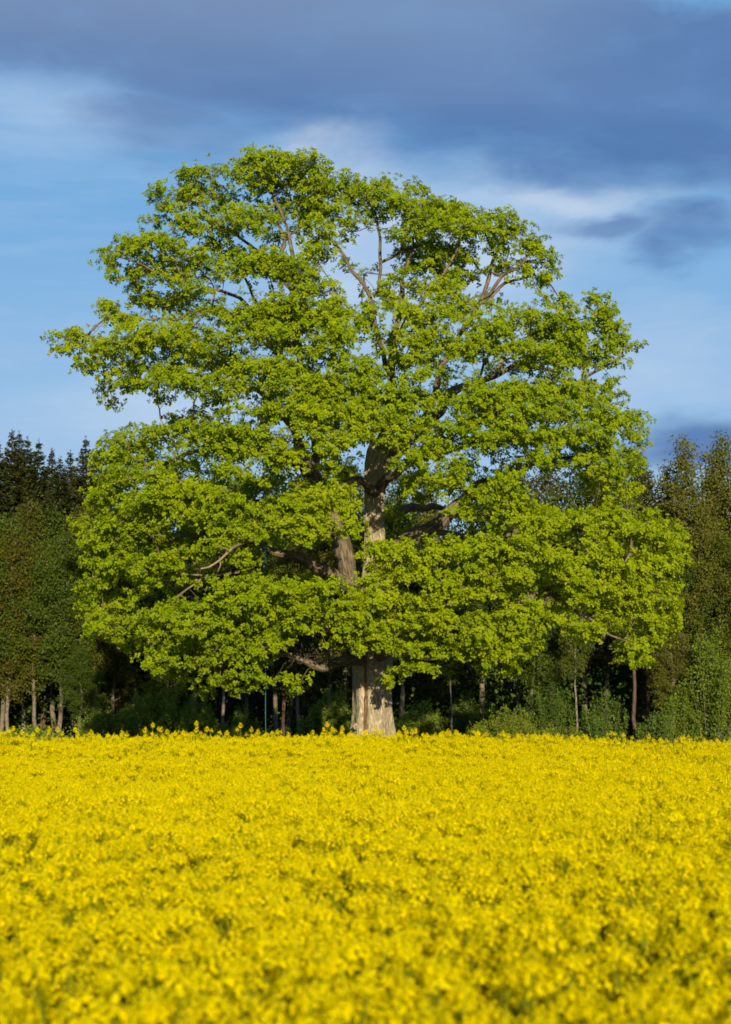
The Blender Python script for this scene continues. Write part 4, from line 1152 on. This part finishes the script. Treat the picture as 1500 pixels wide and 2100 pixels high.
G6 = "leafy saplings in front of the left trunks"
for px, top, Y, kd, lb in [
    (165, 1320, 83.2, 'alder', "low sapling before the reddish left trunk"),
    (350, 1330, 83.4, 'alder', "sapling under the oak's left skirt before the forked reddish trunk"),
    (1385, 1230, 83.0, 'aspen', "young olive tree under the oak's right end"),
]:
    forest(kd, px, top, Y, lb, G6, name="sapling", wide=.62)

# shrubs along the wood's foot
for px, top, w, Y, kd, lb in [
    (1058, 1462, 178, 54, 'w', "rounded pale green willow shrub right of the oak trunk"),
    (990, 1478, 80, 54.6, 'w', "low pale shrub at the left foot of the willow shrub"),
    (1462, 1290, 150, 82, 'b', "big bright green bush at the right picture edge"),
    (1400, 1400, 90, 82.5, 'b', "dark green bush left of the big bright bush"),
    (1235, 1475, 90, 82, 'u', "low bush left of the straight brown trunk"),
    (1345, 1460, 80, 81.5, 'u', "low leafy bush right of the straight brown trunk"),
    (1170, 1490, 70, 81.5, 'w', "low shrub at the foot of the pale spotted trunk"),
    (60, 1490, 130, 82, 'b', "low dark green bush at the left field edge"),
    (330, 1405, 110, 80.5, 'g', "tall greyish green shrub under the oak's left skirt"),
    (405, 1425, 90, 80, 'g', "greyish shrub left of the white trunked birch"),
    (212, 1440, 100, 80, 'g', "low leafy shrub in front of the pale left birch, below the oak's left edge"),
    (275, 1430, 80, 79.5, 'g', "shaded leafy shrub between the pale left birch and the greyish shrub"),
    (685, 1410, 100, 80.5, 'g', "shaded green shrub left of the oak trunk"),
    (640, 1455, 70, 80, 'g', "small shaded shrub beside the curved pale trunk"),
    (860, 1440, 110, 81, 'g', "dark shrub between the oak trunk and the slim birch"),
    (960, 1430, 100, 86.5, 'u', "dark shrub right of the slim birch"),
    (1130, 1400, 110, 86, 'u', "dark leafy shrub behind the willow shrub"),
    (500, 1455, 80, 80, 'g', "shaded shrub left of the rope's lower end"),
    (1240, 1420, 100, 86, 'u', "dark shrub under the oak's right boughs"),
]:
    x = at(px, 1450, Y)[0]
    H = at(px, top, Y)[2] - float(ground_z(x, Y))
    Wm = w / FPX * Y
    mats = {'w': (M_TRUNK_GREY, M_WILLOW_LEAF), 'b': (M_TRUNK_GREY, M_BUSH_LEAF), 'g': (M_TRUNK_GREY, M_BUSH_LEAF), 'u': (M_TRUNK_GREY, M_UNDER)}[kd]
    plant_tree("shrub", shrub(H, Wm, int((2600 if Y < 60 else 1300) * Wm * max(H, 1.5) ** .8), (.06 if Y < 60 else .085) if kd == 'w' else .11, mats, int(px)), x, Y, 0, 1.0, lb, "shrub",
               "shrubs along the foot of the wood", ("stems", "foliage"))

# the depth of the wood, one dark mass behind the trees that can be told apart
g = Geo()
R = np.random.default_rng(5)
for k in range(200):
    y = R.uniform(92, 128)
    x = R.uniform(-.30, .30) * y + R.normal(0, 1)
    H = R.uniform(9.5, 13.0)
    if x < -.10 * y: H = R.uniform(10.5, 13)
    z0 = float(ground_z(x, y))
    kk = np.linspace(0, 1, 5)
    P = np.stack([x + np.cumsum(R.normal(0, .06, 5)), y + np.cumsum(R.normal(0, .06, 5)), z0 + kk * H], 1)
    tube(g, P, .15 * (1 - kk) + .03, 6)
    n = 1000
    t = R.random(n) ** .8
    rr = 2.4 * np.sqrt(R.random(n)) * (.35 + np.sin(np.pi * np.clip(t * .8 + .2, 0, 1)))
    a = R.uniform(0, 6.28, n)
    c = np.stack([x + rr * np.cos(a), y + rr * np.sin(a), z0 + H * (.22 + .80 * t)], 1)
    ls = R.uniform(.16, .30, n)
    leaves(g, c, R.normal(0, 1, (n, 3)), R.normal(0, .6, (n, 3)) + np.array([0, 0, .8]), ls, ls * .75, np.clip(R.normal(.4, .2, n), 0, 1), 1)
n = 85000
c = np.stack([R.uniform(-34, 34, n), R.uniform(87.5, 112, n), R.random(n) ** 1.3 * 7.0 - .9], 1)
ls = R.uniform(.16, .32, n)
leaves(g, c, R.normal(0, 1, (n, 3)), R.normal(0, .6, (n, 3)) + np.array([0, 0, .8]), ls, ls * .75, np.clip(R.normal(.3, .2, n), 0, 1), 1)
n = 24000
c = np.stack([R.uniform(-40, 40, n), R.uniform(112, 127, n), R.random(n) * 5.5 - .9], 1)
ls = R.uniform(.35, .6, n)
leaves(g, c, R.normal(0, 1, (n, 3)), R.normal(0, .6, (n, 3)) + np.array([0, -.3, .7]), ls, ls * .75, np.clip(R.normal(.3, .2, n), 0, 1), 1)
tag(g.build("deep_wood", [M_TRUNK_GREY, M_UNDER]), kind="stuff")
# rough herbs and ferns along the foot of the wood
g = Geo()
n = 9000
xx = R.uniform(-26, 26, n)
yy = R.uniform(78, 88, n)
c = np.stack([xx, yy, ground_z(xx, yy) + R.random(n) ** 1.5 * (.75 + .35 * np.sin(xx * 1.3))], 1)
ls = R.uniform(.10, .24, n)
leaves(g, c, R.normal(0, .6, (n, 3)) + np.array([0, 0, .7]), R.normal(0, .7, (n, 3)) + np.array([0, -.4, .5]), ls, ls * .5, np.clip(R.normal(.5, .25, n), 0, 1))
tag(g.build("undergrowth", [M_UNDER]), kind="stuff")

# ------------------------------------------------------------------ rapeseed
def raceme(geo, p, d, s, R, nf=18, petal=0, bud=1, stem=2, ball=False):
    """open flowers round a stalk below a tight knot of buds"""
    d = unit(np.array(d))
    e1 = unit(np.cross(d, [.3, .8, .1]))
    e2 = np.cross(d, e1)
    Bq, Dq, Nq = [], [], []
    for f in range(nf):
        a = f * 2.4 + R.normal(0, .2)
        u = f / nf
        out = e1 * math.cos(a) + e2 * math.sin(a)
        c = p + d * (s * (.3 + .75 * u)) + out * s * (.80 - .50 * u ** 2) * R.uniform(.7, 1.2)
        if ball: c = p + d * s * (.1 + 1.1 * u) + out * s * .62 * math.sqrt(max(.1, 1 - (2 * u - .9) ** 2)) * R.uniform(.7, 1.1)
        nrm = unit(out * (.75 - .3 * u) + d * (.65 + .4 * u) + R.normal(0, .22, 3))
        g1 = unit(np.cross(nrm, R.normal(0, 1, 3)))
        g2 = np.cross(nrm, g1)
        for q in range(4):
            b = q * math.pi / 2 + .2
            dv = g1 * math.cos(b) + g2 * math.sin(b)
            Bq.append(c); Dq.append(dv + nrm * .35); Nq.append(nrm)
    Bq, Dq, Nq = map(np.array, (Bq, Dq, Nq))
    ls = R.uniform(.0074, .0096, len(Bq)) * (1.25 if ball else 1)
    leaves(geo, Bq, Dq, Nq, ls, ls * .85, np.clip(np.repeat(R.normal(.5, .2, nf), 4), 0, 1), petal, .12)
    nbud = 9
    bb = p + d * s * 1.15 + R.normal(0, s * .14, (nbud, 3))
    leaves(geo, bb, d + R.normal(0, .3, (nbud, 3)), R.normal(0, 1, (nbud, 3)), s * .30, s * .16, R.random(nbud), bud, .3)
    tube(geo, np.array([p - d * s * 2.2, p, p + d * s * 1.1]), np.array([.003, .0026, .002]), 3, stem, 0, .6)
    # young pods under the flowers
    npod = 6
    u = R.random(npod)
    a = R.uniform(0, 6.28, npod)
    oo = e1 * np.cos(a)[:, None] + e2 * np.sin(a)[:, None]
    leaves(geo, p - d * s * (u * 1.8)[:, None], oo + d * .7, d + R.normal(0, .3, (npod, 3)), s * .75, .003, R.random(npod), stem, .5)


def rape_plant(seed, H, nr, spread):
    R = np.random.default_rng(seed)
    g = Geo()
    st = np.array([[0, 0, -.05], [R.normal(0, .02), R.normal(0, .02), H * .5], [R.normal(0, .035), R.normal(0, .035), H - .06]])
    tube(g, st, np.array([.008, .006, .003]), 4, 2, 0, .4)
    raceme(g, st[2], [R.normal(0, .12), R.normal(0, .12), 1], R.uniform(.040, .050), R, 32)
    for k in range(nr):
        a = k * 2.4 + R.normal(0, .4)
        h0 = H * R.uniform(.50, .75)
        rr = spread * R.uniform(.45, 1.1)
        h1 = H - R.uniform(.03, .30) * (H / 1.3)
        e = np.array([math.cos(a) * rr, math.sin(a) * rr, h1])
        o = np.array([0, 0, h0])
        mid = o + (e - o) * .55 + np.array([math.cos(a), math.sin(a), 0]) * rr * .14
        tube(g, np.array([o, mid, e]), np.array([.005, .004, .003]), 3, 2, 0, .5)
        raceme(g, e, [math.cos(a) * .25, math.sin(a) * .25, 1], R.uniform(.032, .044), R, R.integers(17, 25))
        n = 1
        leaves(g, mid[None], np.array([[math.cos(a + .5), math.sin(a + .5), .5]]), np.array([[0, 0, 1.0]]), .11, .024, [.7], 2, .1)
    n = 13
    a = R.uniform(0, 6.28, n)
    h = H * R.uniform(.22, .74, n)
    L = R.uniform(.12, .26, n) * (1.25 - .6 * h / H)
    leaves(g, np.stack([0 * a, 0 * a, h], 1), np.stack([np.cos(a), np.sin(a), R.uniform(-.1, .6, n)], 1), np.stack([-.3 * np.cos(a), -.3 * np.sin(a), 1 + 0 * a], 1), L, L * .42, R.random(n), 3, .12)
    return g.mesh("rapeseed_plants", [M_PETAL, M_BUD, M_STEM, M_CROP_LEAF])


variants = bpy.data.collections.new("rapeseed_variants")
for k in range(9):
    o = bpy.data.objects.new("rapeseed_variant_%s" % "abcdefghi"[k], rape_plant(40 + k, 1.27 + .01 * (k % 3), 13 + k % 4, .16 + .02 * (k % 3)))
    variants.objects.link(o)

R = np.random.default_rng(21)
cp = []
y = 2.0
while y < 30.5:
    hw = .2125 * y + 5.0
    stp = .138
    xs = np.arange(-hw, hw, stp)
    xs = xs + R.normal(0, stp * .38, len(xs))
    for x in xs:
        yy_ = y + R.normal(0, stp * .38)
        if abs(x) < .25 and yy_ < 1.0: continue
        gap = mnoise.noise(Vector((x * 1.5, yy_ * 1.1, 2.0))) + .6 * mnoise.noise(Vector((x * .35, yy_ * .35, 5.0)))
        if gap < -.33 + .016 * max(0, 12 - yy_) and R.random() < .88: continue
        if R.random() < .26 * max(0, (10 - yy_) / 7): continue
        cp.append((x, yy_, gap))
    y += stp
cp = np.array(cp)
me = bpy.data.meshes.new("rapeseed_crop")
me.vertices.add(len(cp))
cz = ground_z(cp[:, 0], cp[:, 1])
me.vertices.foreach_set("co", np.stack([cp[:, 0], cp[:, 1], cz], 1).astype(np.float32).ravel())
hs = np.array([1 + .055 * mnoise.noise(Vector((x * .8, y_ * .8, 7))) + .04 * mnoise.noise(Vector((x * .22, y_ * .22, 3))) for x, y_, _ in cp]) * R.normal(1, .028 + .022 * (cp[:, 1] > 22), len(cp))
for nm, tp, val in (("turn", 'FLOAT_VECTOR', np.stack([R.normal(0, .06, len(cp)), R.normal(0, .06, len(cp)), R.uniform(0, 6.28, len(cp))], 1)),
                    ("size", 'FLOAT', hs), ("pick", 'INT', R.integers(0, 9, len(cp)))):
    a = me.attributes.new(nm, tp, 'POINT')
    a.data.foreach_set("vector" if tp == 'FLOAT_VECTOR' else "value", val.astype(np.int32 if tp == 'INT' else np.float32).ravel())
crop = link(bpy.data.objects.new("rapeseed_crop", me))
tag(crop, kind="stuff")
tree = bpy.data.node_groups.new("crop_scatter", 'GeometryNodeTree')
tree.interface.new_socket("Geometry", in_out='INPUT', socket_type='NodeSocketGeometry')
tree.interface.new_socket("Geometry", in_out='OUTPUT', socket_type='NodeSocketGeometry')
gi, go = tree.nodes.new('NodeGroupInput'), tree.nodes.new('NodeGroupOutput')
m2p = tree.nodes.new('GeometryNodeMeshToPoints')
ci = tree.nodes.new('GeometryNodeCollectionInfo')
ci.inputs['Collection'].default_value = variants
ci.inputs['Separate Children'].default_value = True
ci.inputs['Reset Children'].default_value = True
iop = tree.nodes.new('GeometryNodeInstanceOnPoints')
iop.inputs['Pick Instance'].default_value = True


def named(nm, tp):
    n = tree.nodes.new('GeometryNodeInputNamedAttribute')
    n.data_type = tp
    n.inputs['Name'].default_value = nm
    return n.outputs['Attribute']


e2r = tree.nodes.new('FunctionNodeEulerToRotation')
for a, b in ((gi.outputs[0], m2p.inputs['Mesh']), (m2p.outputs[0], iop.inputs['Points']), (ci.outputs[0], iop.inputs['Instance']),
             (named("pick", 'INT'), iop.inputs['Instance Index']), (named("turn", 'FLOAT_VECTOR'), e2r.inputs[0]), (e2r.outputs[0], iop.inputs['Rotation']),
             (named("size", 'FLOAT'), iop.inputs['Scale']), (iop.outputs[0], go.inputs[0])):
    tree.links.new(a, b)
md = crop.modifiers.new("scatter", 'NODES')
md.node_group = tree
print("crop plants", len(cp))

# the tall single plants whose heads stand above the far edge of the crop
def tall_meshes(seed, H=1.45):
    R = np.random.default_rng(seed)
    s, h = Geo(), Geo()
    top = np.array([R.normal(0, .03), R.normal(0, .03), H - .05])
    tube(s, np.array([[0, 0, -.05], [top[0] * .3, top[1] * .3, H * .5], top]), np.array([.009, .007, .004]), 5, 0, 0, .4)
    leaves(s, np.tile([[0, 0, H * .6]], (5, 1)) + R.normal(0, .06, (5, 3)), R.normal(0, 1, (5, 3)), R.normal(0, .3, (5, 3)) + np.array([0, 0, 1]), .16, .05, R.random(5), 0, .1)
    raceme(h, top, [R.normal(0, .15), R.normal(0, .15), 1], .062, R, 44, ball=True)
    side = Geo()
    a = R.uniform(0, 6.28)
    e = np.array([math.cos(a) * .075, math.sin(a) * .075, H - R.uniform(.08, .15)])
    tube(s, np.array([[top[0] * .7, top[1] * .7, H * .78], e]), np.array([.004, .003]), 4, 0, 0, .4)
    raceme(side, e, [math.cos(a) * .2, math.sin(a) * .2, 1], .046, R, 24, ball=True)
    return (s.mesh("stem", [M_STEM]), h.mesh("flower_head", [M_PETAL, M_BUD, M_STEM]), side.mesh("flower_head", [M_PETAL, M_BUD, M_STEM]))


TALL = [tall_meshes(900 + k) for k in range(6)]
G5 = "tall rapeseed plants above the field edge"
for k, (px, py, lb) in enumerate([
    (4, 1508, "rapeseed head at the left picture edge, barely above the crop"),
    (26, 1495, "tall rapeseed head in front of the pale paired trunk at far left"),
    (47, 1504, "broad rapeseed head just right of the pale paired trunk at far left"),
    (76, 1498, "rapeseed head in front of the leaning grey trunk at left"),
    (103, 1497, "single rapeseed head left of the brown trunk, against dark wood"),
    (125, 1498, "rapeseed head right at the foot of the brown trunk at left"),
    (152, 1498, "leafy rapeseed head in the dark gap right of the brown trunk"),
    (183, 1503, "bushy rapeseed head at the foot of the reddish left trunk"),
    (160, 1508, "low rapeseed head left of the reddish left trunk"),
    (248, 1505, "flat rapeseed head at the foot of the bright pale birch"),
    (302, 1499, "double rapeseed head in the shade right of the pale birch"),
    (316, 1488, "highest rapeseed head on a long stalk at the left of the oak"),
    (328, 1498, "small rapeseed head right beside the highest left one"),
    (345, 1503, "rapeseed head third right of the highest left stalk"),
    (358, 1506, "low small rapeseed head between two fuller ones at left"),
    (377, 1505, "full rapeseed head left of the trunk with a head before it"),
    (402, 1485, "rapeseed spike rising high in front of the brown trunk"),
    (397, 1499, "lower rapeseed head below the spike before the brown trunk"),
    (428, 1497, "rapeseed head on a stalk left of the white trunked birch"),
    (470, 1504, "rapeseed head just right of the white trunked birch"),
    (493, 1490, "lone rapeseed head high on a stalk left of the rope"),
    (518, 1498, "paired rapeseed head left of the rope's lower end"),
    (526, 1503, "thick rapeseed head nearest the left of the rope's lower end"),
    (567, 1503, "wide rapeseed head in front of the grey trunk right of the rope"),
    (595, 1508, "rapeseed head at the foot of the trunk trio right of the rope"),
    (640, 1504, "rapeseed head right of the curved pale trunk"),
    (673, 1488, "tallest rapeseed spike in the shade left of the oak trunk"),
    (681, 1497, "rapeseed head leaning against the tallest spike left of the oak"),
    (704, 1496, "small rapeseed head just left of the oak trunk"),
    (778, 1495, "rapeseed head standing before the right half of the oak trunk"),
    (748, 1503, "rapeseed head before the seam of the oak trunk"),
    (815, 1504, "rapeseed head touching the right foot of the oak trunk"),
    (830, 1495, "tall rapeseed head first right of the oak trunk"),
    (843, 1503, "rapeseed head second right of the oak trunk"),
    (857, 1501, "round rapeseed head third right of the oak trunk"),
    (878, 1509, "low rapeseed head midway between oak trunk and slim birch"),
    (903, 1507, "rapeseed head just left of the slim birch"),
    (937, 1503, "rapeseed head just right of the slim birch"),
    (978, 1508, "rapeseed head at the left foot of the willow shrub"),
    (1033, 1506, "rapeseed head on a stalk before the willow shrub"),
    (1063, 1512, "wide low rapeseed head before the middle of the willow shrub"),
    (1118, 1512, "rapeseed head before the right end of the willow shrub"),
    (1177, 1513, "rapeseed head at the foot of the pale spotted trunk"),
    (1208, 1518, "rapeseed head between the spotted trunk and the brown one"),
    (1238, 1521, "rapeseed head left of the straight brown trunk"),
    (1333, 1512, "rapeseed head on a stalk right of the straight brown trunk"),
    (1352, 1520, "low rapeseed head second right of the straight brown trunk"),
    (1398, 1521, "rapeseed head left of the big bright bush"),
    (1417, 1521, "rapeseed head before the left part of the big bright bush"),
    (1443, 1521, "rapeseed head before the middle of the big bright bush"),
]):
    Yk = 26.5 + 3.5 * ((k * 0.618) % 1)
    p = at(px, py, Yk)
    z0 = float(ground_z(p[0], Yk))
    o = empty("rapeseed_plant", (p[0], Yk, z0), lb, "flower", G5)
    s = (p[2] + .02 - z0) / 1.45
    o.rotation_euler.z = k * 1.3
    for nm, me_ in zip(("stem", "flower_head", "flower_head"), TALL[k % 6]):
        c = bpy.data.objects.new(nm, me_)
        c.scale = (1, 1, 1)
        link(c, o)
        c.location.z = (s - 1) * 1.45
    # a longer or shorter stalk below, heads keep their size
    st = [c for c in o.children if c.name.startswith("stem")][0]
    st.location.z = 0
    st.scale = (1, 1, s)
